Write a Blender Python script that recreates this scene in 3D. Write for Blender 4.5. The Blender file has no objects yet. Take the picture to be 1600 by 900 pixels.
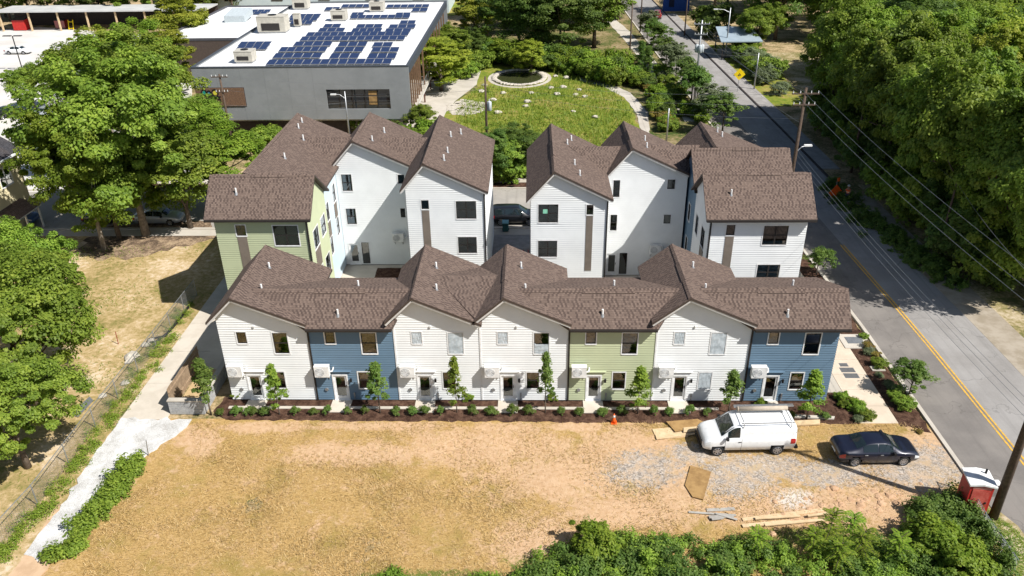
import bpy, math, random
import numpy as np
from mathutils import Vector, Matrix
random.seed(7)
S = bpy.context.scene
COL = S.collection
rad = math.radians
# ---------------------------------------------------------------- camera
F_PX, PITCH, YAW, ROLL = 1243.6, 0.496098, -0.028912, 0.0147066
CAM = np.array([3.3093, -42.8207, 31.7029])
def _rot(p, y, r):
    f = np.array([math.sin(y)*math.cos(p), math.cos(y)*math.cos(p), -math.sin(p)])
    rt = np.array([math.cos(y), -math.sin(y), 0]); dn = np.cross(f, rt)
    c, s = math.cos(r), math.sin(r)
    return np.array([c*rt+s*dn, -s*rt+c*dn, f])
RM = _rot(PITCH, YAW, ROLL)
cd = bpy.data.cameras.new('camera'); cd.sensor_width = 36; cd.lens = F_PX/1600*36
cd.clip_start = .5; cd.clip_end = 2000
cam = bpy.data.objects.new('camera', cd); COL.objects.link(cam)
cam.matrix_world = Matrix([[RM[0][i], -RM[1][i], -RM[2][i], CAM[i]] for i in range(3)] + [[0, 0, 0, 1]])
S.camera = cam
# ---------------------------------------------------------------- sky, sun, exposure
SUN_EL = rad(49); SH = np.array([-.86, .51]); SH = SH/np.linalg.norm(SH)   # direction in which shadows fall
w = bpy.data.worlds.new('World'); S.world = w; w.use_nodes = True
nt = w.node_tree; bg = nt.nodes['Background']
sk = nt.nodes.new('ShaderNodeTexSky'); sk.sky_type = 'NISHITA'; sk.sun_disc = False
sk.sun_elevation = SUN_EL; sk.sun_rotation = math.atan2(-SH[0], -SH[1])
nt.links.new(sk.outputs[0], bg.inputs[0]); bg.inputs[1].default_value = .064
sl = bpy.data.lights.new('sun', 'SUN'); sl.energy = 5; sl.angle = rad(.5); sl.color = (1, .972, .928)
so = bpy.data.objects.new('sun', sl); COL.objects.link(so)
so.rotation_euler = Vector((SH[0]*math.cos(SUN_EL), SH[1]*math.cos(SUN_EL), -math.sin(SUN_EL))).to_track_quat('-Z', 'Y').to_euler()
so.location = (40, -30, 60)
S.view_settings.view_transform = 'Standard'; S.view_settings.look = 'None'
S.view_settings.gamma = 1; S.view_settings.exposure = .5
# ---------------------------------------------------------------- pixel -> place
def _ray(x, y):
    return RM.T @ np.array([(x-800)/F_PX, (y-450)/F_PX, 1.])
def G(x, y, z=0):
    d = _ray(x, y); t = (z-CAM[2])/d[2]; return CAM+t*d
def PY(x, y, Y):
    d = _ray(x, y); t = (Y-CAM[1])/d[1]; return CAM+t*d
def PX(x, y, X):
    d = _ray(x, y); t = (X-CAM[0])/d[0]; return CAM+t*d
# ---------------------------------------------------------------- materials
class T:
    def __init__(s, name):
        s.m = bpy.data.materials.new(name); s.m.use_nodes = True
        s.t = s.m.node_tree; s.N = s.t.nodes; s.L = s.t.links
        s.b = s.N['Principled BSDF']; s.out = s.N['Material Output']
        s.co = None
    def n(s, typ, ins=None, **kw):
        x = s.N.new('ShaderNode'+typ)
        for k, v in kw.items(): setattr(x, k, v)
        for k, v in (ins or {}).items(): s.set(x.inputs[k], v)
        return x
    def set(s, sock, v):
        if hasattr(v, 'is_output') or isinstance(v, bpy.types.NodeSocket): s.L.new(v, sock)
        elif isinstance(v, tuple) and len(v) == 3 and sock.type == 'RGBA': sock.default_value = v+(1,)
        else: sock.default_value = v
    def pos(s, obj=False):
        if s.co is None:
            s.co = s.n('TexCoord').outputs['Object'] if obj else s.n('NewGeometry').outputs['Position']
        return s.co
    def noise(s, scale, detail=4, rough=.6, vec=None, dist=0):
        return s.n('TexNoise', {'Vector': vec or s.pos(), 'Scale': scale, 'Detail': detail, 'Roughness': rough, 'Distortion': dist}).outputs['Fac']
    def mix(s, f, a, b, mode='MIX'):
        x = s.n('Mix', data_type='RGBA', blend_type=mode)
        s.set(x.inputs[0], f); s.set(x.inputs[6], a); s.set(x.inputs[7], b); return x.outputs[2]
    def math(s, op, a, b=0., c=0., clamp=False):
        x = s.n('Math', operation=op, use_clamp=clamp)
        for i, v in enumerate((a, b, c)): s.set(x.inputs[i], v)
        return x.outputs[0]
    def step(s, v, lo, hi):
        x = s.n('MapRange', {0: v, 1: lo, 2: hi}, interpolation_type='SMOOTHSTEP'); return x.outputs[0]
    def attr(s, name):
        return s.n('Attribute', attribute_name=name).outputs['Fac']
    def bump(s, h, strength=.5, dist=.02):
        s.L.new(s.n('Bump', {'Height': h, 'Strength': strength, 'Distance': dist}).outputs[0], s.b.inputs['Normal'])
    def fin(s, col, rough=.8, spec=.3, metal=0.):
        s.set(s.b.inputs['Base Color'], col); s.set(s.b.inputs['Roughness'], rough)
        s.b.inputs['Specular IOR Level'].default_value = spec; s.b.inputs['Metallic'].default_value = metal
        return s.m
MATS = {}
def pm(name, c1, c2=None, scale=3., rough=.75, bump=0., bs=40., metal=0., spec=.3, obj=False, lo=.35, hi=.65):
    if name in MATS: return MATS[name]
    t = T(name)
    if c2 is None: c2 = tuple(v*.82 for v in c1)
    t.pos(obj)
    f = t.step(t.noise(scale, 5, .65), lo, hi)
    if bump: t.bump(t.noise(bs, 3, .6), bump, .01)
    MATS[name] = t.fin(t.mix(f, c1, c2), rough, spec, metal); return MATS[name]
def siding_mat(name, c):
    t = T(name)
    a = t.noise(.7, 4, .6); b = t.noise(9, 3, .6)
    v = t.mix(t.step(a, .3, .7), c, tuple(x*.93 for x in c)); v = t.mix(t.math('MULTIPLY', t.step(b, .55, .8), .25), v, tuple(x*.8 for x in c))
    t.bump(b, .05, .01); return t.fin(v, .55, .35)
W_SID = siding_mat('siding_white', (.78, .79, .78)); B_SID = siding_mat('siding_blue', (.125, .20, .275))
GR_SID = siding_mat('siding_green', (.47, .51, .325)); LB_SID = siding_mat('siding_pale_blue', (.50, .60, .66)); CR_SID = siding_mat('siding_cream', (.75, .66, .42))
def shingle_mat(name='shingles', ca=(.20, .145, .117), cb=(.088, .062, .052), cc=(.16, .115, .093)):
    t = T(name); uv = t.n('TexCoord').outputs['UV']
    sep = t.n('SeparateXYZ', {0: uv}); row = t.math('FLOOR', t.math('DIVIDE', sep.outputs[1], .14))
    off = t.n('TexWhiteNoise', {'W': row}, noise_dimensions='1D').outputs[0]
    u = t.math('ADD', t.math('DIVIDE', sep.outputs[0], .125), t.math('MULTIPLY', off, 7.))
    cell = t.n('TexWhiteNoise', {'Vector': t.n('CombineXYZ', {0: t.math('FLOOR', u), 1: row}).outputs[0]}, noise_dimensions='2D').outputs[0]
    alt = t.math('MODULO', t.math('ABSOLUTE', t.math('FLOOR', u)), 2.)
    cell = t.math('ADD', t.math('MULTIPLY', cell, .55), t.math('MULTIPLY', alt, .45))
    base = t.n('ValToRGB', {0: cell}); r = base.color_ramp; r.interpolation = 'CONSTANT'
    r.elements[0].color = cb+(1,); r.elements[1].color = ca+(1,); r.elements[0].position = 0; r.elements[1].position = .72
    e = r.elements.new(.34); e.color = cc+(1,)
    c = t.mix(t.step(t.noise(.5, 4), .35, .7), base.outputs[0], (.155, .113, .092))
    mx = t.mix(.72, c, base.outputs[0]); g = t.noise(60, 2, .7)
    mx = t.mix(t.math('MULTIPLY', g, .35), mx, (.05, .04, .035))
    fr = t.math('FRACT', t.math('DIVIDE', sep.outputs[1], .14)); fu = t.math('FRACT', u)
    edge = t.math('MULTIPLY', t.step(fu, 0, .12), t.math('ADD', t.math('MULTIPLY', fr, -.8), t.math('MULTIPLY', cell, .5)))
    t.bump(edge, .9, .035); return t.fin(mx, .9, .15)
SHING = shingle_mat(); DSHING = shingle_mat('dark_shingles', (.07, .072, .08), (.035, .036, .042), (.05, .052, .06))
TRIM_D = pm('dark_trim', (.03, .026, .024), rough=.5); TRIM_W = pm('white_trim', (.8, .8, .79), rough=.5)
FASCIA = pm('brown_fascia', (.075, .055, .045), rough=.6); SOFFIT = pm('soffit', (.62, .60, .57))
TAUPE = pm('taupe_panel', (.20, .165, .135), scale=1.5, rough=.6)
CONC = pm('concrete', (.56, .50, .42), (.48, .425, .35), .6, .85, .15, 30); CONC_W = pm('pale_concrete', (.50, .455, .39), (.42, .38, .32), .35, .85, .1, 20)
CONC_G = pm('grey_concrete', (.33, .31, .29), (.24, .225, .21), .9, .9, .2, 25)
WOODF = pm('interior_wood_floor', (.22, .12, .06), scale=2, rough=.5); INT = pm('interior_wall', (.55, .52, .47))
PLY = pm('plywood', (.35, .215, .085), (.24, .14, .052), 2.2, .75, .1, 30); LUMB = pm('pale_lumber', (.62, .47, .29), (.52, .38, .22), 3, .75)
GREYB = pm('grey_boards', (.38, .36, .32), (.3, .28, .25), 3); FENCEW = pm('fence_wood', (.34, .245, .16), (.24, .17, .11), 3)
POLEW = pm('pole_wood', (.115, .08, .058), (.075, .052, .038), 6, .9, .3, 20); BARK = pm('bark', (.16, .125, .095), (.09, .07, .052), 5, .95, .6, 14)
PALEBARK = pm('pale_bark', (.30, .26, .21), (.18, .15, .12), 4, .95, .5, 14)
METAL = pm('galvanised_metal', (.42, .43, .44), scale=4, rough=.45, metal=.7); METAL_B = pm('metal_beige', (.50, .47, .40), scale=2, rough=.55)
WHITE_M = pm('white_enamel', (.78, .78, .76), scale=2, rough=.4); BLACK = pm('black_plastic', (.018, .018, .02), rough=.5)
DARKV = pm('dark_void', (.02, .02, .022), rough=.9); STONE = pm('pale_stone', (.55, .50, .42), (.40, .36, .30), 2.5, .9, .4, 8)
BLOCK = pm('grey_block', (.40, .40, .39), (.30, .30, .30), 3, .95, .5, 14); WIRE = pm('cable', (.10, .10, .10), rough=.6); WIREL = pm('pale_cable', (.30, .31, .32), rough=.4, metal=.5)
TRANSF = pm('transformer_grey', (.50, .54, .56), rough=.4); ORANGE = pm('safety_orange', (.85, .12, .015), rough=.5); RED = pm('red_plastic', (.50, .03, .025), scale=2, rough=.5)
YELLOW = pm('sign_yellow', (.85, .62, .01), rough=.5); RUBBER = pm('rubber', (.02, .02, .02), rough=.85); ALLOY = pm('alloy', (.5, .5, .52), rough=.3, metal=.85)
SKIN = pm('skin', (.30, .17, .11), rough=.6)
def glass_mat(name, tint=(.42, .45, .43), refl=.12):
    t = T(name)
    tr = t.n('BsdfTransparent', {0: tint}); gl = t.n('BsdfGlossy', {'Color': (.9, .95, 1.), 'Roughness': .03})
    fr = t.n('LayerWeight', {'Blend': .25}).outputs['Fresnel']
    mx = t.n('MixShader', {0: t.math('ADD', t.math('MULTIPLY', fr, .55), refl, clamp=True), 1: tr.outputs[0], 2: gl.outputs[0]})
    t.L.new(mx.outputs[0], t.out.inputs[0]); return t.m
GLASS = glass_mat('window_glass')
def flat_glass(name, c, rough=.04):
    t = T(name); t.b.inputs['Coat Weight'].default_value = .5; return t.fin(c, rough, .6)
CARGLASS = flat_glass('car_glass', (.012, .02, .022)); PVGLASS = flat_glass('solar_glass', (.012, .022, .075), .12); DGLASS = flat_glass('dark_glazing', (.02, .024, .028))
FILM = pm('plastic_film', (.52, .57, .60), (.38, .43, .46), 2.5, .3, .15, 9); STICK = pm('window_sticker', (.25, .6, .42))
def paint(name, c, flake=0.):
    t = T(name); t.b.inputs['Coat Weight'].default_value = .8; t.b.inputs['Coat Roughness'].default_value = .06
    n = t.noise(4, 3); return t.fin(t.mix(t.step(n, .4, .7), c, tuple(v*.9 for v in c)), .38, .5, flake)
P_WHITE = paint('paint_white', (.76, .77, .77)); P_NAVY = paint('paint_midnight', (.008, .010, .024), .2); P_BLUE = paint('paint_blue', (.03, .09, .28)); P_SILV = paint('paint_silver', (.42, .45, .48), .4)
P_RED = paint('paint_red', (.25, .02, .02)); P_BLACK = paint('paint_black', (.01, .011, .014), .2); P_GREY = paint('paint_grey', (.12, .13, .14), .3)
TAIL = flat_glass('tail_lens', (.4, .01, .01), .15); HEAD = flat_glass('head_lens', (.6, .62, .63), .1)
def leaf_mat(name, c1, c2, c3, trans=.42):
    t = T(name)
    tint = t.attr('tint'); rnd = t.n('ObjectInfo').outputs['Random']
    r = t.n('ValToRGB', {0: tint}); r.color_ramp.elements[0].color = c1+(1,); r.color_ramp.elements[1].color = c3+(1,)
    e = r.color_ramp.elements.new(.5); e.color = c2+(1,)
    hs = t.n('HueSaturation', {'Hue': t.math('ADD', .485, t.math('MULTIPLY', rnd, .03)), 'Value': t.math('ADD', .85, t.math('MULTIPLY', rnd, .55)), 'Color': r.outputs[0]}).outputs[0]
    t.fin(hs, .55, .25)
    tl = t.n('BsdfTranslucent', {0: t.mix(.5, hs, (.25, .42, .03))})
    mx = t.n('MixShader', {0: trans, 1: t.b.outputs[0], 2: tl.outputs[0]}); t.L.new(mx.outputs[0], t.out.inputs[0]); return t.m
LEAF = leaf_mat('leaf_mid', (.085, .135, .018), (.17, .24, .03), (.31, .375, .055))
LEAF_D = leaf_mat('leaf_dark', (.046, .086, .018), (.10, .155, .03), (.185, .24, .055))
LEAF_Y = leaf_mat('leaf_yellow_green', (.15, .19, .02), (.27, .31, .032), (.40, .41, .06))
LEAF_B = leaf_mat('leaf_bright', (.085, .15, .014), (.165, .25, .024), (.28, .35, .045))
LEAF_G = leaf_mat('leaf_grey_green', (.10, .13, .07), (.16, .19, .10), (.23, .25, .15)); STRAW = leaf_mat('straw', (.26, .16, .055), (.44, .30, .115), (.64, .48, .23), .15)
STRAWG = leaf_mat('grass_blades', (.11, .18, .018), (.16, .22, .024), (.23, .26, .035), .3); FLOWR = leaf_mat('leaf_rust', (.16, .10, .03), (.25, .16, .04), (.20, .22, .05))
# ground materials
def asphalt(name, c, c2, patch=True):
    t = T(name); a = t.noise(.35, 5, .6); b = t.noise(18, 3, .7)
    st = t.n('Mapping', {'Vector': t.pos(), 'Scale': (2.2, .09, 1)}).outputs[0]
    v = t.mix(t.step(a, .35, .65), c, c2); v = t.mix(t.math('MULTIPLY', t.step(t.noise(1., 4, .6, st), .45, .75), .5), v, tuple(x*.62 for x in c))
    wv = t.n('VectorMath', {0: t.pos(), 1: t.n('VectorMath', {0: t.n('TexNoise', {'Vector': t.pos(), 'Scale': .5, 'Detail': 4.}).outputs['Color'], 1: (5., 5., 0.)}, operation='MULTIPLY').outputs[0]}, operation='ADD').outputs[0]
    cr = t.n('TexVoronoi', {'Vector': wv, 'Scale': .16}, feature='DISTANCE_TO_EDGE').outputs[0]
    crk = t.math('MULTIPLY', t.math('LESS_THAN', t.math('ADD', cr, t.math('MULTIPLY', a, .02)), .016), .35)
    v = t.mix(crk, v, tuple(x*.4 for x in c)); v = t.mix(t.math('MULTIPLY', t.step(b, .5, .75), .3), v, tuple(x*1.35 for x in c))
    t.bump(b, .25, .01); return t.fin(v, .9, .2)
ASPH = asphalt('asphalt', (.215, .195, .175), (.165, .15, .137)); ASPH_L = asphalt('asphalt_old', (.30, .285, .27), (.25, .235, .22)); STREET = asphalt('street_pale', (.36, .33, .29), (.30, .28, .25))
def soil_mat(name, stops, s1=.35, s2=4., bump=.5, bs=14):
    t = T(name); a = t.noise(s1, 6, .62, dist=.3); b = t.noise(s2, 5, .7)
    v = t.n('ValToRGB', {0: t.math('ADD', t.math('MULTIPLY', t.math('SUBTRACT', t.math('ADD', t.math('MULTIPLY', a, .55), t.math('MULTIPLY', b, .45)), .5), 1.7), .51)}); r = v.color_ramp
    for i, (p, c) in enumerate(stops):
        e = r.elements[i] if i < 2 else r.elements.new(p)
        e.position = p; e.color = c+(1,)
    t.bump(t.noise(bs, 4, .75), bump, .04); return t.fin(v.outputs[0], .95, .1)
GROUND = soil_mat('ground_soil', [(.34, (.10, .11, .035)), (.47, (.24, .18, .09)), (.57, (.40, .30, .17)), (.68, (.48, .36, .22))])
LOT = soil_mat('lot_soil', [(.30, (.17, .16, .045)), (.45, (.33, .245, .105)), (.56, (.45, .33, .175)), (.70, (.60, .48, .34))], .22, 2.6)
MULCH = soil_mat('mulch', [(.35, (.035, .018, .012)), (.5, (.075, .04, .027)), (.65, (.13, .075, .05))], 2, 16, .9, 30)
WGRAV = soil_mat('white_gravel_soil', [(.30, (.34, .32, .29)), (.5, (.55, .54, .52)), (.7, (.68, .67, .66))], .8, 14, .8, 22)
LAWN = soil_mat('meadow', [(.36, (.10, .15, .02)), (.47, (.16, .195, .026)), (.56, (.22, .22, .04)), (.67, (.30, .235, .08))], .16, 1.4, .7, 6)
ROADSIDE = soil_mat('roadside_soil', [(.36, (.13, .13, .045)), (.48, (.27, .22, .10)), (.6, (.42, .34, .22)), (.7, (.5, .42, .3))], .3, 3)
ROOFW = pm('white_membrane', (.80, .80, .79), (.68, .67, .65), .35, .6, .03, 10)
GREYPANEL = pm('grey_cladding', (.245, .255, .26), (.215, .225, .23), .5, .6); DBRICK = pm('dark_brick', (.06, .048, .044), (.045, .036, .034), 3, .85, .2, 20)
BROWNBR = pm('brown_brick', (.10, .075, .062), (.08, .06, .05), 3, .85, .2, 20); SLATW = pm('cedar_slats', (.26, .15, .09), (.13, .08, .055), 9, .7)
SLATB = pm('cedar_post', (.20, .12, .07), (.15, .09, .055), 4, .6); METROOF = pm('seamed_metal', (.42, .50, .55), (.36, .44, .49), .8, .4, metal=.3); PALEWALL = pm('pale_metal_wall', (.52, .60, .61), (.46, .54, .56), .4, .5)
# ---------------------------------------------------------------- mesh building
class MB:
    def __init__(s): s.v = []; s.f = []; s.m = []; s.uv = {}
    def face(s, pts, m=0, uv=None):
        i = len(s.v); s.v += [tuple(p) for p in pts]; s.f.append(tuple(range(i, i+len(pts)))); s.m.append(m)
        if uv: s.uv[len(s.f)-1] = uv
        return s
    def box(s, x0, x1, y0, y1, z0, z1, m=0):
        i = len(s.v); s.v += [(x, y, z) for z in (z0, z1) for y in (y0, y1) for x in (x0, x1)]
        for q in ((0, 2, 3, 1), (4, 5, 7, 6), (0, 1, 5, 4), (2, 6, 7, 3), (0, 4, 6, 2), (1, 3, 7, 5)): s.f.append(tuple(i+k for k in q)); s.m.append(m)
        return s
    def obox(s, c, ax, ay, az, hx, hy, hz, m=0):
        c, ax, ay, az = map(lambda k: np.asarray(k, float), (c, ax, ay, az)); i = len(s.v)
        s.v += [tuple(c+a*hx*ax+b*hy*ay+d*hz*az) for d in (-1, 1) for b in (-1, 1) for a in (-1, 1)]
        for q in ((0, 2, 3, 1), (4, 5, 7, 6), (0, 1, 5, 4), (2, 6, 7, 3), (0, 4, 6, 2), (1, 3, 7, 5)): s.f.append(tuple(i+k for k in q)); s.m.append(m)
        return s
    def bar(s, p, q, w, h=None, m=0):
        p, q = np.asarray(p, float), np.asarray(q, float); d = q-p; L = np.linalg.norm(d); d = d/L
        u = np.cross(d, (0, 0, 1)); u = np.array([1., 0, 0]) if np.linalg.norm(u) < 1e-4 else u/np.linalg.norm(u)
        return s.obox((p+q)/2, d, u, np.cross(u, d), L/2, w/2, (h or w)/2, m)
    def tube(s, path, rs, n=8, m=0, cap=True):
        path = [np.asarray(p, float) for p in path]; rs = rs if hasattr(rs, '__len__') else [rs]*len(path)
        i0 = len(s.v)
        for k, p in enumerate(path):
            d = path[min(k+1, len(path)-1)]-path[max(k-1, 0)]; d = d/np.linalg.norm(d)
            u = np.cross(d, (0, 0, 1)); u = np.array([1., 0, 0]) if np.linalg.norm(u) < 1e-3 else u/np.linalg.norm(u)
            v = np.cross(d, u)
            s.v += [tuple(p+rs[k]*(math.cos(a)*u+math.sin(a)*v)) for a in (2*math.pi*j/n for j in range(n))]
        for k in range(len(path)-1):
            for j in range(n):
                a, b = i0+k*n+j, i0+k*n+(j+1) % n; s.f.append((a, b, b+n, a+n)); s.m.append(m)
        if cap:
            s.f.append(tuple(i0+j for j in range(n))[::-1]); s.m.append(m)
            e = i0+(len(path)-1)*n; s.f.append(tuple(e+j for j in range(n))); s.m.append(m)
        return s
    def slab(s, poly, t, m=0, me=1):
        "sloping or level sheet with thickness t downwards; top face carries uv in metres"
        P = [np.asarray(p, float) for p in poly]; n = np.zeros(3)
        for a, b in zip(P, P[1:]+P[:1]): n += np.cross(a, b)
        n /= np.linalg.norm(n)
        if n[2] < 0: P = P[::-1]; n = -n
        h = np.cross((0, 0, 1), n); h = np.array([1., 0, 0]) if np.linalg.norm(h) < 1e-4 else h/np.linalg.norm(h)
        v = np.cross(n, h)
        s.face(P, m, [(float(p@h), float(p@v)) for p in P])
        Q = [p-np.array([0, 0, t]) for p in P]; s.face(Q[::-1], me)
        for k in range(len(P)):
            j = (k+1) % len(P); s.face([P[j], P[k], Q[k], Q[j]], me)
        return s
    def build(s, name, mats, parent=None, smooth=False, kind=None, label=None):
        me = bpy.data.meshes.new(name); me.from_pydata(s.v, [], s.f)
        for m in (mats if isinstance(mats, (list, tuple)) else [mats]): me.materials.append(m)
        me.polygons.foreach_set('material_index', s.m)
        if smooth: me.polygons.foreach_set('use_smooth', [True]*len(s.f))
        if s.uv:
            l = me.uv_layers.new(name='UVMap')
            for fi, uv in s.uv.items():
                st = me.polygons[fi].loop_start
                for k, c in enumerate(uv): l.data[st+k].uv = c
        me.update(); o = bpy.data.objects.new(name, me); COL.objects.link(o); o.parent = parent
        if kind: o['kind'] = kind
        if label: o['label'] = label
        return o
def thing(name, label, cat, loc=(0, 0, 0), rz=0., group=None):
    o = bpy.data.objects.new(name, None); o.empty_display_size = .2; COL.objects.link(o); o.location = loc; o.rotation_euler = (0, 0, rz)
    return tag(o, label, cat, group)
def tag(o, label, cat, group=None):
    o['label'] = label; o['category'] = cat
    if group: o['group'] = group
    return o
def struct(o): o['kind'] = 'structure'; return o
def copy_tree(o, parent=None):
    c = o.copy(); COL.objects.link(c); c.parent = parent
    for ch in o.children: copy_tree(ch, c)
    return c
def place(o, loc, rz=0., sc=None):
    o.location = loc; o.rotation_euler = (0, 0, rz)
    if sc is not None: o.scale = sc if hasattr(sc, '__len__') else (sc, sc, sc)
    return o
def sheet(name, pts, z, m, sub=None, wob=0., seed=0):
    "flat ground sheet from a polygon (x, y), outline subdivided and made uneven"
    rr = random.Random(seed); out = []
    n = len(pts)
    for i in range(n):
        a, b = np.asarray(pts[i][:2], float), np.asarray(pts[(i+1) % n][:2], float)
        k = max(1, int(np.linalg.norm(b-a)/sub)) if sub else 1
        d = (b-a)/max(np.linalg.norm(b-a), 1e-6); nn = np.array([-d[1], d[0]])
        for j in range(k): out.append(a+(b-a)*j/k+nn*(rr.gauss(0, wob) if j else 0))
    mb = MB(); mb.slab([(p[0], p[1], z) for p in out], .12, 0, 0); return struct(mb.build(name, m))
# ================================================================ THE SETTING
def gp(l, z=0): return [tuple(G(x, y, z)[:2]) for x, y in l]
mb = MB(); mb.face([(-900, -300, -.02), (900, -300, -.02), (900, 1500, -.02), (-900, 1500, -.02)]); struct(mb.build('ground', GROUND))
# --- building-site field in front of the houses: one grid, masks for straw, bare clay, gravel
def to_px(X, Y):
    d = np.stack([X-CAM[0], Y-CAM[1], np.full_like(X, -CAM[2])], -1) @ RM.T
    return 800+F_PX*d[..., 0]/d[..., 2], 450+F_PX*d[..., 1]/d[..., 2]
def blobs(px, py, L):
    o = np.zeros_like(px)
    for cx, cy, rx, ry in L: o = np.maximum(o, 1.25-np.sqrt(((px-cx)/rx)**2+((py-cy)/ry)**2))
    return np.clip(o, 0, 1)
nx, ny = 270, 110
gx_ = np.linspace(-22.5, 28.2, nx); gy_ = np.linspace(-22, -2.0, ny); XX, YY = np.meshgrid(gx_, gy_)
rg = np.random.default_rng(3)
ph = rg.uniform(0, 6.28, 24); kx = rg.normal(0, .9, 24); ky = rg.normal(0, .9, 24)
ZZ = sum(np.sin(kx[i]*XX+ky[i]*YY+ph[i]) for i in range(24))*.006+rg.normal(0, .006, XX.shape)
edge = np.minimum(np.minimum(XX+22.5, 28.2-XX), -2-YY); ZZ = .012+(ZZ+.02)*np.clip(edge/1.2, 0, 1)
pxx, pyy = to_px(XX, YY)
V = np.stack([XX, YY, ZZ], -1).reshape(-1, 3)
idx = np.arange(nx*ny).reshape(ny, nx); Fq = np.stack([idx[:-1, :-1], idx[:-1, 1:], idx[1:, 1:], idx[1:, :-1]], -1).reshape(-1, 4)
me = bpy.data.meshes.new('field'); me.from_pydata(V.tolist(), [], Fq.tolist())
masks = {'gravel': [(1005, 735, 75, 38), (1150, 745, 85, 45), (1200, 730, 90, 25), (1440, 730, 110, 45), (1300, 740, 90, 28), (1090, 710, 70, 22)],
         'bare': [(900, 740, 170, 60), (760, 700, 150, 36), (980, 700, 90, 40), (850, 850, 100, 40), (560, 710, 130, 22), (980, 800, 110, 34), (1240, 790, 180, 40), (1400, 790, 120, 60), (420, 668, 90, 9), (600, 666, 120, 8), (790, 669, 80, 9), (310, 690, 40, 26), (1060, 770, 60, 60), (1480, 690, 90, 30), (900, 668, 60, 9)],
         'lime': [(1240, 780, 46, 22)], 'green': [(900, 880, 160, 26), (1480, 850, 120, 50), (700, 905, 260, 20), (1270, 840, 200, 24), (1500, 800, 60, 50)]}
for k, L in masks.items():
    a = me.attributes.new(k, 'FLOAT', 'POINT'); a.data.foreach_set('value', blobs(pxx, pyy, L).astype(np.float32).ravel())
me.polygons.foreach_set('use_smooth', [True]*len(me.polygons)); me.update()
t = T('field_soil'); n1 = t.noise(.45, 6, .65); n2 = t.noise(3.2, 5, .7); n3 = t.noise(22, 4, .7)
stv = t.n('Mapping', {'Vector': t.pos(), 'Rotation': (0, 0, .5), 'Scale': (3, 14, 1)}).outputs[0]; n4 = t.noise(1.6, 4, .7, stv, 1.2)
straw = t.mix(t.step(n4, .35, .65), (.29, .172, .052), (.54, .36, .15)); straw = t.mix(t.step(n1, .48, .68), straw, (.30, .215, .06)); straw = t.mix(t.math('MULTIPLY', t.step(t.noise(7, 5, .8), .5, .72), .6), straw, (.17, .11, .035)); straw = t.mix(t.math('MULTIPLY', t.step(n3, .5, .75), .4), straw, (.62, .46, .24))
clay = t.mix(t.step(n2, .35, .65), (.60, .41, .26), (.50, .315, .18)); clay = t.mix(t.math('MULTIPLY', t.step(n3, .5, .75), .4), clay, (.66, .50, .36))
def msk(a, nz, lo=.35, hi=.62): return t.step(t.math('ADD', a, t.math('MULTIPLY', t.math('SUBTRACT', nz, .5), 1.5)), lo, hi)
col = t.mix(t.math('MAXIMUM', t.math('MULTIPLY', t.step(t.math('ADD', t.math('MULTIPLY', t.attr('bare'), .22), t.noise(.8, 10, .86, dist=.4)), .51, .64), .85), 0.), straw, clay)
vor = t.n('TexVoronoi', {'Vector': t.pos(), 'Scale': 13.}).outputs['Color']; sv = t.n('SeparateColor', {0: vor}).outputs[0]
grav = t.n('ValToRGB', {0: sv}); grav.color_ramp.elements[0].color = (.19, .165, .14, 1); grav.color_ramp.elements[1].color = (.55, .48, .41, 1)
gm = msk(t.attr('gravel'), n2, .3, .7); gm2 = t.math('MULTIPLY', gm, t.step(t.noise(1.6, 6, .75), .36, .60))
col = t.mix(gm2, t.mix(t.math('MULTIPLY', gm, .6), col, (.55, .43, .32)), grav.outputs[0])
col = t.mix(t.math('MULTIPLY', msk(t.attr('lime'), n2, .3, .9), .8), col, (.64, .59, .53)); col = t.mix(msk(t.attr('green'), n2, .5, .8), col, (.14, .16, .035))
t.bump(t.math('ADD', t.math('MULTIPLY', n4, .5), t.math('ADD', n3, t.math('MULTIPLY', sv, t.math('MULTIPLY', gm, 1.)))), .8, .05)
me.materials.append(t.fin(col, .95, .1)); fo = bpy.data.objects.new('field', me); COL.objects.link(fo); struct(fo)
# --- planting bed, drive, walks
sheet('planting_bed', [(-17.4, .3), (-17.6, -1.2), (-16.5, -2.1), (-8, -2.25), (0, -2.2), (9, -2.3), (18, -2.2), (23.9, -2.35), (23.9, .3)], .035, MULCH, .35, .07, 1)
sheet('side_lot', [(-60, 26.5), (-60, -30), (-21.2, -30), (-22, -13), (-23.6, -2), (-23.0, 12), (-23.2, 26.5)], .008, LOT)
sheet('gravel_track', gp([(300, 656), (292, 668), (262, 690), (226, 716), (168, 790), (104, 846), (60, 880), (38, 868), (70, 826), (128, 742), (168, 684), (190, 654)]), .085, WGRAV, .4, .09, 3)
sheet('clay_track', gp([(150, 790), (100, 850), (60, 905), (10, 905), (60, 840), (90, 790)]), .078, pm('clay', (.55, .38, .24), (.45, .30, .18), 1.5, .95, .4, 12), .5, .1, 4)
def slabs(name, x0, x1, y0, y1, n, z, m, tilt=0):
    e = thing_s(name); d = (y1-y0)/n
    for i in range(n):
        MB().box(x0+.01*random.random(), x1, y0+i*d+.012, y0+(i+1)*d-.012, z-.14, z+random.uniform(-.003, .003)).build('slab', m, e)
    return e
def thing_s(name):
    mbk = MB(); o = bpy.data.objects.new(name, None); COL.objects.link(o); o['kind'] = 'structure'; return o
slabs('driveway', -23.35, -20.35, -2.15, 26.0, 7, .05, CONC)
MB().box(-20.36, -17.9, 3.6, 9, -.05, .046).build('driveway_apron', CONC); struct(bpy.data.objects['driveway_apron'])
slabs('sidewalk', 24.0, 26.35, -2.3, 26.5, 16, .05, pm('sidewalk_concrete', (.60, .50, .39), (.52, .43, .33), .8, .85, .1, 30))
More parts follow.
